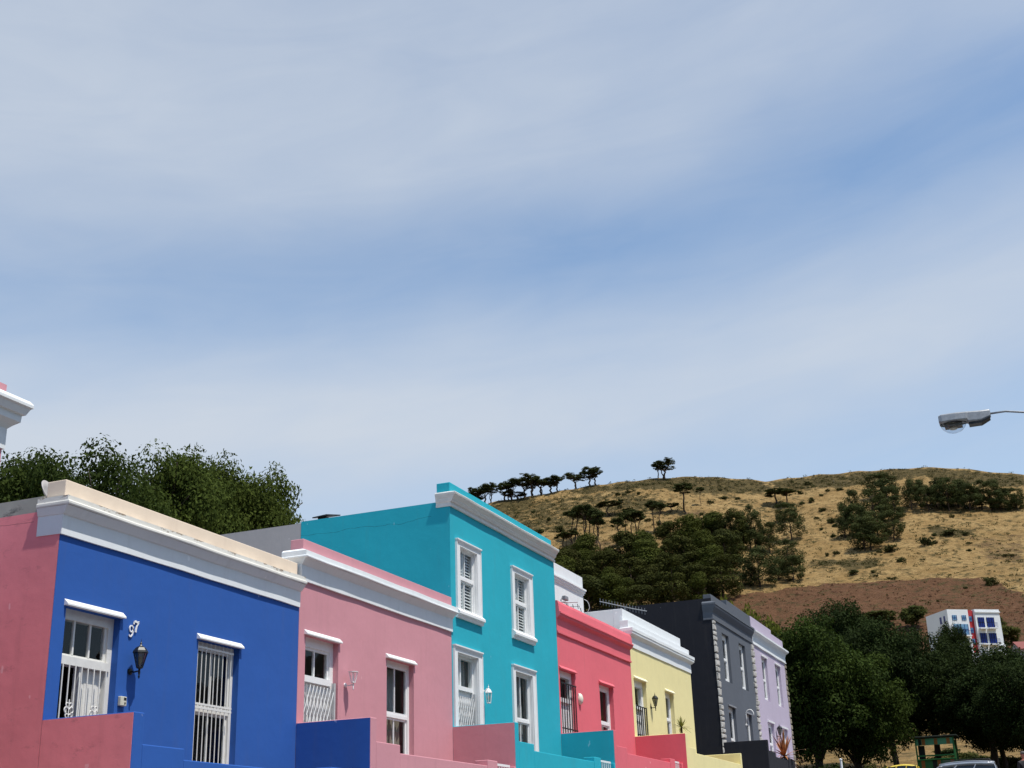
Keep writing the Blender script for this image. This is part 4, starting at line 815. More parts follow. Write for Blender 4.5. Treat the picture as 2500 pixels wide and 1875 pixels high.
def broad_tree(seed,n,size,mat,rx=4.5,ry=4.5,z0=2.5,z1=11,k=110,cs=.95,lobes=5,asp=.5):
    rng=random.Random(seed); t=thing('leafy_tree','x','tree'); m=MB(); bl=[]; zc=(z0+z1)/2; hz=(z1-z0)/2
    limb(m,(0,0,-.8),(.2,0,z0+.9),.36,.25,rng,4,.03)
    for q in range(lobes):
        a=2*PI*q/lobes+rng.random()*.8; rr=rng.uniform(.25,.62); e=(rx*rr*math.cos(a),ry*rr*math.sin(a),zc+hz*rng.uniform(-.2,.55))
        limb(m,(.2,0,z0+.3),e,.17,.06,rng,5,.08)
        for w in range(4): limb(m,e,(e[0]+rng.uniform(-1.8,1.8),e[1]+rng.uniform(-1.8,1.8),e[2]+rng.uniform(.3,1.9)),.06,.015,rng,3,.1)
        bl+=clumps(rng,*e,rx*.5,ry*.5,hz*.5,k//(lobes+1),cs,.55)
    bl+=clumps(rng,0,0,zc,rx*.85,ry*.85,hz*.9,k//3,cs,.75)
    m.build('trunk',M_bark,t,local=True,smooth=True); leafmesh('crown',bl,n,size,mat,t,seed,asp,shell=.4); return t,z1+cs*.1,2*rx*.85+cs*.5
class Kind:
    def __init__(s,makers): s.mk=makers; s.pr=[None]*len(makers); s.i=0
    def put(s,loc,h,w,label,group,rz=0,v=None):
        k=(s.i if v is None else v)%len(s.mk); s.i+=1
        if s.pr[k] is None:
            t,H,W=s.mk[k](); s.pr[k]=(t,H,W); c=t; c.location=loc; c.rotation_euler=(0,0,rz); c.scale=(w/W,w/W,h/H); c['label']=label; 
            if group: c['group']=group
            return c
        t,H,W=s.pr[k]; return copy_tree(t,loc,rz,(w/W,w/W,h/H),label,group)
rng=random.Random(11)
KC=Kind([lambda i=i: crest_pine(100+i) for i in range(5)])
for X,Y,Z,h,w in CREST_PINES: KC.put((X,Y,Z),h*1.05,w*1.35,'dark wind shaped pine standing on the hill crest against the sky','pines along the hill crest',rng.uniform(-.7,.7))
KS=Kind([lambda i=i: stem_pine(200+i) for i in range(4)])
for X,Y,Z,h,w in STEM: KS.put((X,Y,Z),h,w*1.25,'tall bare stemmed pine with small flat crown on the dry slope','bare stemmed pines on the dry slope',rng.random()*6)
KB=Kind([lambda i=i: bushy_pine(300+i,1.0+.25*i) for i in range(4)])
for X,Y,Z,h,w in BUSHY[:15]: KB.put((X,Y,Z),h,w,'rounded bushy pine at the right hand edge of the hillside wood','bushy pines at the edge of the wood',rng.random()*6)
for X,Y,Z,h,w in BUSHY[15:]: KB.put((X,Y,Z),h*1.03,w*1.18,'bushy pine in the isolated clump on the open tan slope','pines of the isolated clump',rng.random()*6)
for X,Y,Z,h,w in ROW: KB.put((X,Y,Z),h,w*1.3,'dark pine in the row high on the slope at the upper right','pines in the row high on the slope',rng.random()*6)
KW=Kind([lambda i=i: bushy_pine(400+i,.5,F_pine3 if i in (1,4) else F_pine2,i!=2) for i in range(6)])
for X,Y,Z,h,w in WOOD: KW.put((X,Y,Z),h*1.1,w*1.12,'green pine packed in the dense wood behind the roofs','pines of the dense wood on the slope',rng.random()*6)
# single shrubs and the uncountable low scrub
def shrub(seed,mat,n=420,size=.2):
    g=random.Random(seed); o=leafmesh('shrub',clumps(g,0,0,.6,1.1,1.1,.55,14,.5,.3),n,size,mat,None,seed,.5,shell=.3); return tag(o,'x','shrub')
SH=[shrub(500+i,F_scrub if i!=2 else F_pine) for i in range(4)]; used=[0]*4
for i,(X,Y,Z,h,w) in enumerate(SHRUB):
    k=i%4; c=SH[k] if not used[k] else SH[k].copy()
    if used[k]: COL.objects.link(c)
    used[k]=1; c.location=(X,Y,gz(X,Y)-.1); c.scale=(w/3.0,w/3.0,max(.6,h/1.55)); c.rotation_euler=(0,0,rng.random()*6); c['label']='low rounded green shrub dotted on the tan hillside'; c['group']='shrubs dotted over the hillside'
bl=[]; g2=random.Random(77)
tot=0
while tot<4200:
    a=R(g2.uniform(0,24)); r=g2.uniform(300,522); x=r*math.cos(a); y=r*math.sin(a)-13
    s=max(inpoly(x,y,P) for P in SCRUB); b=inpoly(x,y,BURNT)
    if g2.random()>(.95 if s else .03 if b else .22+.25*(a>R(14))): continue
    q=g2.uniform(.25,.8)*(1.15 if s else 1.0); bl.append((x,y,gz(x,y)+q*.25,q*1.5,q*1.5,q*.75)); tot+=1
o=leafmesh('hill_scrub',bl,60000,.24,F_scrub,None,78,.5,shell=.3); o['kind']='stuff'; tag(o,'patchy low green and brown scrub covering the dry hillside','scrub')
bl=[]
while len(bl)<1500:
    x=g2.uniform(290,420); y=g2.uniform(-25,75)
    if not inpoly(x,y,BURNT): continue
    q=g2.uniform(.12,.4); bl.append((x,y,gz(x,y)+q*.3,q*1.3,q*1.3,q))
o=leafmesh('burnt_scrub',bl,9000,.16,F_brown,None,79,.5,shell=.2); o['kind']='stuff'; tag(o,'sparse brown twigs on the bare brown strip of hillside','scrub')
# trees behind the blue house
def bt(*a,**k): return lambda: broad_tree(*a,**k)
KL=Kind([bt(600,80000,.082,F_leftd,k=130,cs=.95,z0=4,z1=13,rx=4.0,ry=4.0),bt(601,80000,.074,F_left,k=130,cs=.85,z0=4,z1=12,rx=3.4,ry=3.4)])
BL='leafy trees behind the blue house'
for (x,y,h,w,v,l) in LEFT_TREES: KL.put((x,y,-.9),h,w,l,BL,rng.random()*6,v)
KR=Kind([bt(610,60000,.115,F_dark,k=170,cs=1.0,z0=2.4,z1=11,rx=5,ry=5),bt(611,60000,.11,F_mid,k=170,cs=1.0,z0=1.8,z1=10.5,rx=4.6,ry=4.6),bt(612,60000,.12,F_dark,k=150,cs=1.1,z0=3.2,z1=12,rx=5.5,ry=5.5)])
for (x,y,h,w,v,l,gz_) in RIGHT_TREES: KR.put((x,y,gz_),h,w,l,'broad leafy trees beyond the row end',rng.random()*6,v)
KY=Kind([bt(620,7000,.2,F_yel,k=80,cs=.8,z0=2,z1=9,rx=3,ry=3)])
for (x,y,z,h,w,l) in YEL_TREES: KY.put((x,y,z),h,w,l,'yellow green trees behind the charcoal house',rng.random()*6)
KO=Kind([bt(630,3600,.34,F_olive,k=60,cs=.9,z0=1.6,z1=7,rx=3.4,ry=3.4)])
for (x,y,z,h,w,l) in OLIVE: KO.put((x,y,z),h,w,l,None,rng.random()*6)
# low dark bushes under the far trees
g=random.Random(90); under=[]
for i,(x,y,z,h,w) in enumerate(UNDER):
    if i<2: o=leafmesh('bush',clumps(g,0,0,.8,1.4,1.4,.8,22,.6,.3),1500,.17,F_dark if i else F_olive,None,700+i,.5,shell=.3); under.append(o)
    else: o=under[i%2].copy(); COL.objects.link(o)
    o.location=(x,y,z); o.scale=(w/3.6,w/3.6,h/2.0); o.rotation_euler=(0,0,g.random()*6); tag(o,'low dark bush growing under the far street trees','bush','bushes under the far trees')
# spiky plants
def spiky(name,label,loc,n,L,stem,mat,droop=.25,w=.03,seed=1,pot=None,tip=None):
    g=random.Random(seed); t=thing(name,label,'plant',loc); 
    MB().tube([(0,0,-.2),(0.01,0,stem*.5),(0,0,stem)],[.035,.03,.03],7).build('stem',M_bark,t,local=True)
    m=MB()
    for k in range(n):
        a=k*2.4+g.random()*.3; el=R(g.uniform(-25,85)); l=L*g.uniform(.75,1.05); d=Vector((math.cos(a)*math.cos(el),math.sin(a)*math.cos(el),math.sin(el))); sd=Vector((-math.sin(a),math.cos(a),0))
        vs=[];N=5
        for i in range(N+1):
            f=i/N; p=d*l*f+Vector((0,0,-droop*l*f*f*math.cos(el))); ww=w*(1-f)**.7*(.6+.8*min(1,f*4)); vs+=[tuple(Vector((0,0,stem))+p-sd*ww),tuple(Vector((0,0,stem))+p+sd*ww)]
        m.add(vs,[(2*i,2*i+1,2*i+3,2*i+2) for i in range(N)])
    m.build('leaves',mat,t,local=True)
    if pot: MB().lathe([(.14,-pot),(.2,-.02),(.22,0),(.18,0),(.17,-.04),(.001,-.05)],(0,0,0),14).build('pot',pot_m,t,local=True)
    return t
pot_m=plain('terracotta',(.35,.13,.07),.8)
M_yucca=plain('yucca_leaf',(.20,.21,.04),.5,0,.4,.25,12); M_aloe=plain('orange_aloe_leaf',(.34,.13,.045),.5,0,.4,.45,8)
spiky('potted_yucca','spiky yellow green yucca in a pot on the yellow terrace',(46.0,-.5,3.25),36,.46,1.25,M_yucca,.3,.022,3,.35)
spiky('spiky_aloe','orange tinged spiky aloe on the end of the charcoal terrace wall',(58.75,-1.55,4.1),48,1.25,.12,M_aloe,.25,.045,5)
# ------------------------------------------------------------------ white block on the hill
A=Vector((284.4,5.57,0)); k=(A-Vector((0,-13,0)))
def far_block():
    h=thing('apartment_block','white apartment block with red stair strip and blue balcony windows on the hill','building',BLK_A,BLK_RZ)
    W,Dp,H=BLK_W,BLK_D,BLK_H
    m=MB().box(0,W*.40,0,Dp,-3,H).box(W*.40,W*.52,.5,Dp,-3,H-.1).box(W*.52,W,-.15,Dp,-3,H+.05); m.box(W*.52,W+.1,-.3,-.15,H-.55,H-.35).box(W*.9,W+.12,-.35,.3,-3,.35); m.build('wall',M_white,h,local=True)
    MB().box(W*.401,W*.519,.42,.5,-1,H-.05).build('stair_strip',plain('red_render',(.42,.03,.035),.8),h,local=True)
    bl=plain('deep_blue_frames',(.012,.03,.18),.3,0,.5); lb=plain('pale_blue_panes',(.16,.32,.48),.15,0,.6)
    def win(x0,x1,z0,z1,y,mat,n,rail=False):
        f=MB().box(x0,x1,y-.05,y+.02,z0,z1); f2=MB(); w=f.build('window',mat,h,local=True)
        for i in range(n+1): xx=x0+(x1-x0)*i/n; f2.box(xx-.04,xx+.04,y-.09,y-.05,z0,z1)
        f2.box(x0,x1,y-.09,y-.05,(z0+z1)/2-.03,(z0+z1)/2+.03); f2.build('frame',bl if mat is lb else M_black,w,local=True)
    s=H/7.1
    win(W*.085,W*.165,5.0*s,6.0*s,0,lb,2); win(W*.27,W*.345,5.0*s,6.0*s,0,lb,2); win(W*.085,W*.36,2.3*s,4.3*s,0,lb,4)
    for z in (4.9,2.7,.6): win(W*.43,W*.48,z*s,(z+1.0)*s,.42,lb,2)
    for (a,b) in ((.56,.68),(.73,.87)):
        for (c,d) in ((3.7,5.6),(.7,2.6)):
            win(W*a,W*b,c*s,d*s,-.15,bl,3)
    for (x0,x1,z,y) in ((.075,.37,2.1,0),(.715,.885,3.55,-.15),(.715,.885,.5,-.15),(.55,.69,3.5,-.15),(.55,.69,.5,-.15)): MB().box(W*x0,W*x1,y-.8,y,z*s-.18,z*s).build('balcony',M_white,h,local=True)
    for (x0,x1,z,y) in ((.075,.37,2.1,-.78),(.715,.885,3.55,-.93),(.715,.885,.5,-.93)):
        n=int((x1-x0)*W/.14); r=MB()
        for i in range(n+1): xx=W*(x0+(x1-x0)*i/n); r.box(xx-.012,xx+.012,y,y+.03,z*s,z*s+.8)
        r.box(W*x0,W*x1,y-.01,y+.04,z*s+.78,z*s+.84); r.build('railing',bl,h,local=True)
    for y0,y1 in ((.9,1.4),(2.1,2.7)): MB().box(-.04,.01,y0,y1,4.7*s,6.0*s).build('window',bl,h,local=True)
    MB().box(W+.005,W+.07,.2,.27,-3,1.8).build('drain_pipe',M_metal,h,local=True)
far_block()
t=thing('cottage','pale grey gabled cottage below the white block at the right edge','house',COT,R(-70))
MB().prism_x([(0,-2),(6,-2),(6,2.4),(3,4.0),(0,2.4)],0,5).build('wall',M_greyw,t,local=True)
MB().prism_x([(-.3,2.25),(3,4.02),(6.3,2.25),(6.3,2.4),(3,4.2),(-.3,2.4)],-.2,5.2).build('roof',plain('dull_red_tile',(.2,.06,.05),.8),t,local=True)
MB().box(-.03,.01,2.3,3.5,.6,1.8).build('window',M_black,t,local=True)
# ------------------------------------------------------------------ park kiosk
t=thing('market_kiosk','green and orange painted wooden kiosk with open counter under the trees','kiosk',(100,-4.3,KZ),R(0))
kg=plain('kiosk_green',(.02,.15,.035),.6); kt=plain('kiosk_mint',(.08,.30,.15),.6); ko=plain('kiosk_orange',(.30,.11,.012),.6); kd=plain('kiosk_dark',(.01,.016,.01),.8)
f=MB()
for (x,y) in ((0,-1.3),(0,1.3),(2.2,-1.3),(2.2,1.3)): f.box(x-.05,x+.05,y-.05,y+.05,-.6,2.6)
f.box(-.06,-.0,-1.3,1.3,1.32,1.42).box(-.2,.02,-1.35,1.35,1.08,1.14); f.build('frame',kg,t,local=True)
MB().box(-.25,2.5,-1.6,1.6,2.6,2.72).build('roof',kd,t,local=True,bevel=.03)
lo=MB().box(-.03,.03,-1.25,1.25,-.6,1.08).box(2.16,2.22,-1.25,1.25,-.6,1.0).box(0,2.2,-1.27,-1.22,-.6,2.5); lo.build('panel',kg,t,local=True)
up=MB().box(-.03,.03,-1.25,1.25,2.1,2.55); up.build('sign_board',kt,t,local=True)
for a in (-.95,-.1,.75): MB().box(-.045,-.031,a-.12,a+.12,2.12,2.53).build('orange_stripe',ko,t,local=True)
for a in (-1.05,-.15,.95): MB().box(-.045,-.031,a-.12,a+.12,-.5,1.05).build('orange_stripe',ko,t,local=True)
MB().box(-.046,-.032,-.0,.3,-.5,1.05).build('dark_board',kd,t,local=True); MB().box(-.046,-.032,.9,1.1,2.12,2.53).build('dark_board',kd,t,local=True); MB().box(.3,.34,.75,1.2,1.1,2.1).build('shutter',kd,t,local=True)
# ------------------------------------------------------------------ vehicles
def car(name,label,loc,rz,L,W,H,paint,suv):
    """closed body with tapering greenhouse, glass, wheels, lamps; x forward"""
    t=thing(name,label,'car',loc,rz,None)
    gl=M_carglass; hw=W/2; b=H*.52
    secs=[(-L/2,.32,b*.92,.86),(-L/2+.12,.25,b*1.0,.95),(-L*.25,.22,b,1),(L*.1,.22,b,1),(L*.28,.22,b*.98,.99),(L/2-.25,.24,b*.84,.94),(L/2,.34,b*.66,.82)]
    v=[];fs=[]
    for x,zb,zt,k in secs:
        y=hw*k; v+=[(x,-y*.92,zb),(x,-y,zb+.15),(x,-y,zt-.14),(x,-y*.9,zt),(x,y*.9,zt),(x,y,zt-.14),(x,y,zb+.15),(x,y*.92,zb)]
    n=8
    for i in range(len(secs)-1):
        for k in range(n): fs.append((i*n+k,i*n+(k+1)%n,(i+1)*n+(k+1)%n,(i+1)*n+k))
    fs+=[tuple(range(n)),tuple((len(secs)-1)*n+k for k in range(n-1,-1,-1))]
    MB().add(v,fs).build('body',paint,t,local=True,smooth=False,bevel=.04)
    # roof
    xa,xb=(-L*.46,L*.14) if suv else (-L*.40,L*.02); rw=hw*.74
    v=[];fs=[]; N=8
    for i in range(N+1):
        f=i/N; x=xa+(xb-xa)*f; z=H-.10*(2*f-1)**2-.02; 
        dz=.27 if suv else .10
        v+=[(x,-rw-.05,z-dz),(x,-rw+.03,z-.02),(x,-rw*.5,z+.02),(x,rw*.5,z+.02),(x,rw-.03,z-.02),(x,rw+.05,z-dz),(x,rw*.5,z-.07),(x,-rw*.5,z-.07)]
    for i in range(N):
        for k in range(8): fs.append((i*8+k,i*8+(k+1)%8,(i+1)*8+(k+1)%8,(i+1)*8+k))
    fs+=[tuple(range(8)),tuple(N*8+k for k in range(7,-1,-1))]
    MB().add(v,fs).build('roof',paint,t,local=True,smooth=True)
    zr=H-.13-(.16 if suv else 0); xr0,xf0=xa-.12,xb+L*.17; bz=b-.01; sw=hw*.9
    pts=[(xr0,bz),(xa,zr),(xb,zr),(xf0,bz)]
    g=MB()
    for sgn in (-1,1): g.add([(x,sgn*(sw if z==bz else rw+.02),z) for x,z in pts],[(0,1,2,3)])
    g.add([(xb,-rw,zr),(xb,rw,zr),(xf0,sw,bz),(xf0,-sw,bz)],[(0,1,2,3)]); g.add([(xa,-rw,zr),(xa,rw,zr),(xr0,sw,bz),(xr0,-sw,bz)],[(0,1,2,3)])
    g.build('window',gl,t,local=True)
    p=MB()
    for sgn in (-1,1):
        for f0,f1 in ((0,0),(.36,.34),(.7,.68),(1,1)):
            x0=xr0+(xf0-xr0)*f0; x1=xa+(xb-xa)*f1; p.tube([(x0,sgn*(sw+.005),bz),(x1,sgn*(rw+.03),zr+.02)],.035,5)
    p.build('pillar',paint if not suv else M_black if False else paint,t,local=True)
    for sx in (-L*.31,L*.31):
        for sgn in (-1,1):
            w=MB().lathe([(.2,-.1),(.30,-.1),(.33,-.06),(.33,.06),(.30,.1),(.2,.1)],(0,0,0),20).build('wheel',M_tyre,t,local=True); w.location=(sx,sgn*(hw-.12),.33); w.rotation_euler=(R(90),0,0)
            r=MB().lathe([(.001,-.08),(.19,-.08),(.2,0),(.19,.08),(.001,.08)],(0,0,0),12).build('rim',M_metal,w,local=True)
    for sgn in (-1,1):
        MB().ball((L/2-.1,sgn*hw*.68,b*.66),.1,.16,.09).build('headlight',M_clear,t,local=True); MB().box(-L/2-.01,-L/2+.05,sgn*hw*.7-.12,sgn*hw*.7+.12,b*.62,b*.9).build('tail_light',M_tail,t,local=True)
        MB().box(xf0-.35,xf0-.2,sgn*(hw+.12)-.08,sgn*(hw+.12)+.08,b,b+.14).build('mirror',paint,t,local=True,bevel=.02)
    if suv:
        for sgn in (-1,1):
            MB().tube([(xa+.15,sgn*(rw-.02),H-.06),(xa+.25,sgn*(rw-.02),H+.03),(xb-.25,sgn*(rw-.02),H+.03),(xb-.1,sgn*(rw-.02),H-.05)],.022,6).build('roof_rail',M_black,t,local=True)
    return t
tm=NT('car_glass'); tm.set((.012,.015,.017),.05,0,.6); M_carglass=tm.m
M_tyre=plain('tyre_rubber',(.02,.02,.02),.85); M_tail=plain('red_lens',(.3,.01,.01),.2)
tm=NT('silver_car_paint'); tm.set((.45,.46,.47),.28,.55,.5); tm.b.inputs['Coat Weight'].default_value=.6; M_silver=tm.m
tm=NT('yellow_car_paint'); tm.set((.75,.55,.06),.3,0,.5); tm.b.inputs['Coat Weight'].default_value=.6; M_ycar=tm.m
car('parked_car','silver estate car with dark roof rails parked across the street end',(80,-6.87,SUVZ),R(90),4.9,1.85,1.63,M_silver,True)
car('parked_car','small yellow hatchback parked in front of the green kiosk',(83,-3.1,YELZ),R(90),3.8,1.6,1.62,M_ycar,False)
# ------------------------------------------------------------------ street lamp
LP=Vector((25,-12.2,7.86))
M_bowl=glass_mat('bowl_glass',(.86,.88,.9),1.0)
t=thing('street_lamp','grey street lamp with glass bowl on a long curved arm at the right edge','street lamp',(25,-16.2,plane_z(25)))
def tt(p): return (p[0]-25,p[1]+16.2,p[2]-plane_z(25))
MB().tube([tt((25,-16.2,plane_z(25)-.1)),tt((25,-16.2,3.5)),tt((25,-16.15,5.6)),tt((25,-15.6,6.5)),tt((25,-14.5,7.25)),tt((25,-13.6,7.62)),tt((25,-13.27,7.73)),tt((25,-12.95,7.80)),tt((25,-12.66,7.80))],[.09,.08,.06,.05,.035,.022,.02,.02,.02],10).build('pole',M_metal,t,local=True,smooth=True)
b=MB(); S=[(-11.74,.07,7.72,7.875,.15),(-11.80,.075,7.70,7.895,.17),(-12.05,.08,7.705,7.895,.17),(-12.25,.085,7.70,7.89,.15),(-12.27,.085,7.66,7.89,.13),(-12.5,.085,7.66,7.88,.1),(-12.66,.05,7.72,7.885,.06),(-12.68,.05,7.74,7.87,.05)]
v=[];fs=[]
for y,_,zb,zt,w in S:
    v+=[tt((25-w*.8,y,zb)),tt((25-w,y,zb+.03)),tt((25-w*.9,y,zt-.03)),tt((25-w*.5,y,zt)),tt((25+w*.5,y,zt)),tt((25+w*.9,y,zt-.03)),tt((25+w,y,zb+.03)),tt((25+w*.8,y,zb))]
for i in range(len(S)-1):
    for k in range(8): fs.append((i*8+k,i*8+(k+1)%8,(i+1)*8+(k+1)%8,(i+1)*8+k))
fs+=[tuple(range(8)),tuple((len(S)-1)*8+k for k in range(7,-1,-1))]
lh=b.add(v,fs).build('lamp_head',M_metal,t,local=True,bevel=.008)
MB().prism_x([(tt((0,y_,z_))[1],tt((0,y_,z_))[2]) for y_,z_ in [(-12.27,7.653),(-12.5,7.653),(-12.66,7.717),(-12.665,7.70),(-12.5,7.618),(-12.27,7.618)]],-.105,.105).build('underside_shade',M_black,t,local=True)  # added black strip that paints the shade under the lamp head
v=MB(); P=[]
n=16;m=6;vs=[];fs=[]
for i in range(m+1):
    a=PI/2*i/m
    for k in range(n):
        th=2*PI*k/n; vs.append(tt((25+.15*math.cos(a)*math.cos(th),-11.99+.235*math.cos(a)*math.sin(th),7.705-.19*math.sin(a))))
for i in range(m):
    for k in range(n): fs.append((i*n+k,i*n+(k+1)%n,(i+1)*n+(k+1)%n,(i+1)*n+k))
v.add(vs,fs).build('glass_bowl',M_bowl,t,local=True,smooth=True)
MB().tube([tt((25+.155*math.cos(q_),-11.99+.24*math.sin(q_),7.70)) for q_ in [2*PI*k_/20 for k_ in range(21)]],.008,5).build('bowl_rim',M_black,t,local=True)
MB().box(-.1,.1,4.05,4.37,tt((0,0,7.63))[2],tt((0,0,7.70))[2]).build('reflector',plain('brown_reflector',(.09,.075,.055),.4,.4),t,local=True)
MB().ball((0,4.22,tt((0,0,7.61))[2]),.035,.08,.035).build('bulb',M_bulb,t,local=True,smooth=True)
MB().box(-.155,-.15,4.10,4.14,tt((0,0,7.75))[2],tt((0,0,7.79))[2]).build('latch',M_trim,lh,local=True)
# white post by the road end
t=thing('white_post','short white post at the road end beside the dark bushes','post',(74,-1.6,plane_z(74)))
MB().lathe([(.001,0),(.07,0),(.065,POSTH-.08),(.08,POSTH-.06),(.08,POSTH),(.001,POSTH+.04)],(0,0,0),12).build('shaft',M_trim,t,local=True)
# ------------------------------------------------------------------ person at the right edge (only the head is in the frame)
def person(loc,rz):
    me=bpy.data.meshes.new('person'); V=[(0,0,.95),(0,0,1.15),(0,.0,1.40),(0,.01,1.50),(0,.0,1.56),(0,.02,1.66),(0,.02,1.74),
      (.2,0,1.40),(.25,.02,1.12),(.24,.10,.88),(-.2,0,1.40),(-.25,.02,1.12),(-.24,.10,.88),(.1,0,.90),(.11,.02,.50),(.11,-.02,.09),(.12,.14,.04),(-.1,0,.90),(-.11,.05,.50),(-.11,.0,.09),(-.12,.16,.04),
      (.24,.13,.80),(-.24,.13,.80)]
    Ed=[(0,1),(1,2),(2,3),(3,4),(4,5),(5,6),(2,7),(7,8),(8,9),(2,10),(10,11),(11,12),(0,13),(13,14),(14,15),(15,16),(0,17),(17,18),(18,19),(19,20),(9,21),(12,22)]
    rad=[.15,.14,.16,.06,.06,.095,.075,.075,.05,.035,.075,.05,.035,.09,.06,.04,.04,.09,.06,.04,.04,.04,.04]
    me.from_pydata(V,Ed,[]); o=bpy.data.objects.new('person',me); COL.objects.link(o); o.location=loc; o.rotation_euler=(0,0,rz)
    sk=o.modifiers.new('Skin','SKIN'); o.modifiers.new('Sub','SUBSURF').levels=2; o.modifiers['Sub'].render_levels=2
    for i,r in enumerate(rad): me.skin_vertices[0].data[i].radius=(r,r*.85 if i<3 else r)
    me.skin_vertices[0].data[0].use_root=True
    t=NT('skin_and_dark_clothes'); sp=t.n.new('ShaderNodeSeparateXYZ'); t.link(t.tc.outputs['Object'],sp.inputs[0]); f=t.ramp(sp.outputs[2],1.475,1.485); f2=t.ramp(sp.outputs[2],.92,.93)
    me.materials.append(t.set(t.mix(f,t.mix(f2,(.012,.012,.02),(.016,.014,.016)),(.42,.15,.10)),.7))
    tag(o,'person in dark clothes standing at the right edge, only a ruddy head in view','person')
    hair=MB()
    hair.ball((0,.0,1.735),.098,.10,.06,12,6); hair.build('hair',plain('short_grey_hair',(.10,.09,.085),.8),o,local=True,smooth=True)
    fc=MB().ball((0,.115,1.665),.018,.022,.028,8,6); fc.ball((.035,.10,1.70),.013,.01,.008,8,5).ball((-.035,.10,1.70),.013,.01,.008,8,5).ball((.098,.01,1.68),.012,.02,.03,8,5).ball((-.098,.01,1.68),.012,.02,.03,8,5).ball((0,.1,1.61),.025,.012,.007,8,5)
    fc.build('face_features',plain('ruddy_skin',(.36,.12,.09),.6),o,local=True,smooth=True)
    for sg in (-1,1):
        hnd=MB()
        for k in range(4): hnd.tube([(sg*.24,.10+.02*k,.80),(sg*.235,.105+.022*k,.75),(sg*.22,.11+.02*k,.71-.006*abs(k-1.5))],[.011,.010,.008],6)
        hnd.tube([(sg*.235,.155,.82),(sg*.22,.185,.78),(sg*.21,.19,.75)],[.012,.011,.009],6); hnd.build('hand',bpy.data.materials['ruddy_skin'],o,local=True,smooth=True)
person(PERSON,R(-60))
# ------------------------------------------------------------------ sky, sun, camera
SUN=Vector((-.105,-.37,.92)).normalized()
el=math.asin(SUN.z); az=math.atan2(SUN.x,SUN.y)
w=bpy.data.worlds.new('World'); scene.world=w; w.use_nodes=True; n=w.node_tree.nodes; l=w.node_tree.links
bg=n['Background']; sky=n.new('ShaderNodeTexSky'); sky.sky_type='NISHITA'; sky.sun_disc=False; sky.sun_elevation=el; sky.sun_rotation=az; sky.air_density=1.0; sky.dust_density=.6; sky.ozone_density=1.5
tc=n.new('ShaderNodeTexCoord'); sp=n.new('ShaderNodeSeparateXYZ'); l.new(tc.outputs['Generated'],sp.inputs[0])
def mth(op,a,b=None,c=None):
    m=n.new('ShaderNodeMath'); m.operation=op
    for i,x in enumerate((a,b,c)):
        if x is None: continue
        if isinstance(x,(int,float)): m.inputs[i].default_value=x
        else: l.new(x,m.inputs[i])
    return m.outputs[0]
def mrange(f,a,b,c=0,d=1,smooth=True):
    m=n.new('ShaderNodeMapRange'); m.interpolation_type='SMOOTHSTEP' if smooth else 'LINEAR'; l.new(f,m.inputs[0])
    for i,x in enumerate((a,b,c,d)): m.inputs[i+1].default_value=x
    return m.outputs[0]
# thin cloud veils: soft bands in the direction of view, rising to the north, broken by streaky noise
u=mth('ADD',mth('MULTIPLY',sp.outputs[0],.384),mth('MULTIPLY',sp.outputs[1],-.923)); wv=mth('SUBTRACT',sp.outputs[2],mth('MULTIPLY',u,.13))
cb=n.new('ShaderNodeCombineXYZ'); l.new(u,cb.inputs[0]); l.new(wv,cb.inputs[1]); l.new(mth('MULTIPLY',sp.outputs[0],.6),cb.inputs[2])
def cnoise(sc,scale,detail,rough,dist=0,loc=(0,0,0)):
    mp=n.new('ShaderNodeMapping'); l.new(cb.outputs[0],mp.inputs[0]); mp.inputs['Scale'].default_value=sc; mp.inputs['Location'].default_value=loc
    q=n.new('ShaderNodeTexNoise'); l.new(mp.outputs[0],q.inputs['Vector']); q.inputs['Scale'].default_value=scale; q.inputs['Detail'].default_value=detail; q.inputs['Roughness'].default_value=rough; q.inputs['Distortion'].default_value=dist; return q.outputs['Fac']
n1=cnoise((1,2.2,1),3.2,2,.4,.3,(3.1,0,0)); n2=cnoise((1,4.5,1),6,6,.55,.6); n3=cnoise((1,1.6,1),9,4,.5,.2,(0,5,0))
wq=mth('ADD',wv,mth('MULTIPLY',mth('SUBTRACT',n1,.5),.085))
rp_=n.new('ShaderNodeValToRGB'); l.new(mrange(wq,.2,.8,0,1,False),rp_.inputs[0]); cr=rp_.color_ramp; cr.interpolation='B_SPLINE'
for k_,(p_,v_) in enumerate(CL_STOPS):
    e_=cr.elements[k_] if k_<2 else cr.elements.new((p_-.2)/.6)
    e_.position=(p_-.2)/.6; e_.color=(v_,v_,v_,1)
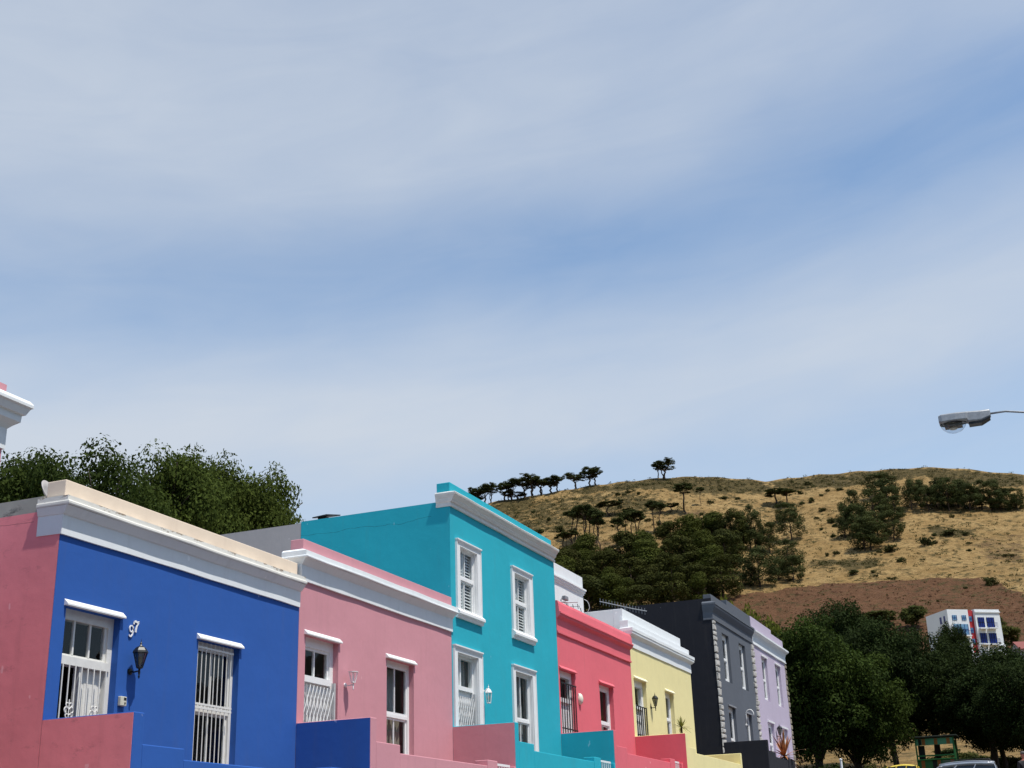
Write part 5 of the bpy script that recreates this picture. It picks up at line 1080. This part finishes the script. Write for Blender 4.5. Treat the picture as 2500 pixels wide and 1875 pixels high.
mask=mth('ADD',rp_.outputs[0],mth('ADD',mth('MULTIPLY',mth('SUBTRACT',n2,.5),.40),mth('MULTIPLY',mth('SUBTRACT',n3,.5),.25)))
mask=mth('SUBTRACT',mask,mth('MULTIPLY',mth('MAXIMUM',mth('MINIMUM',u,.45),-.45),.34))
fd=mth('ADD',mth('MULTIPLY',sp.outputs[0],.927),mth('MULTIPLY',sp.outputs[1],.374))
mask=mth('MULTIPLY',mrange(mask,0,1,.02,.95,False),mrange(fd,-.1,.45,.1,1))
mx=n.new('ShaderNodeMix'); mx.data_type='RGBA'; l.new(mask,mx.inputs[0])
tint=n.new('ShaderNodeMix'); tint.data_type='RGBA'; tint.blend_type='MULTIPLY'; tint.inputs[0].default_value=1; l.new(sky.outputs[0],tint.inputs[6]); tint.inputs[7].default_value=(*SKYTINT,1)
l.new(tint.outputs[2],mx.inputs[6]); mx.inputs[7].default_value=(*CLOUD,1)
l.new(mx.outputs[2],bg.inputs[0]); bg.inputs[1].default_value=SKY_STR
sun=bpy.data.lights.new('Sun','SUN'); sun.energy=SUN_STR; sun.angle=R(.53); sun.color=(1,.955,.89)
so=bpy.data.objects.new('Sun',sun); COL.objects.link(so); so.rotation_euler=SUN.to_track_quat('Z','Y').to_euler(); so.location=(0,-20,40)
cam=bpy.data.cameras.new('Camera'); co=bpy.data.objects.new('Camera',cam); COL.objects.link(co); scene.camera=co
cam.sensor_width=36; cam.sensor_fit='HORIZONTAL'; cam.lens=45.532; cam.clip_end=6000; cam.clip_start=.05
rt=Vector(CAM_R[0]); up=Vector(CAM_R[1]); fw=Vector(CAM_R[2])
mt=Matrix(((rt.x,up.x,-fw.x,0),(rt.y,up.y,-fw.y,-13),(rt.z,up.z,-fw.z,0),(0,0,0,1))); co.matrix_world=mt
scene.render.resolution_x=1024; scene.render.resolution_y=768
vs_=scene.view_settings; vs_.view_transform='Standard'; vs_.look='None'; vs_.exposure=EXPO; vs_.gamma=1
scene.cycles.max_bounces=8; scene.cycles.transparent_max_bounces=12; scene.cycles.use_denoising=True
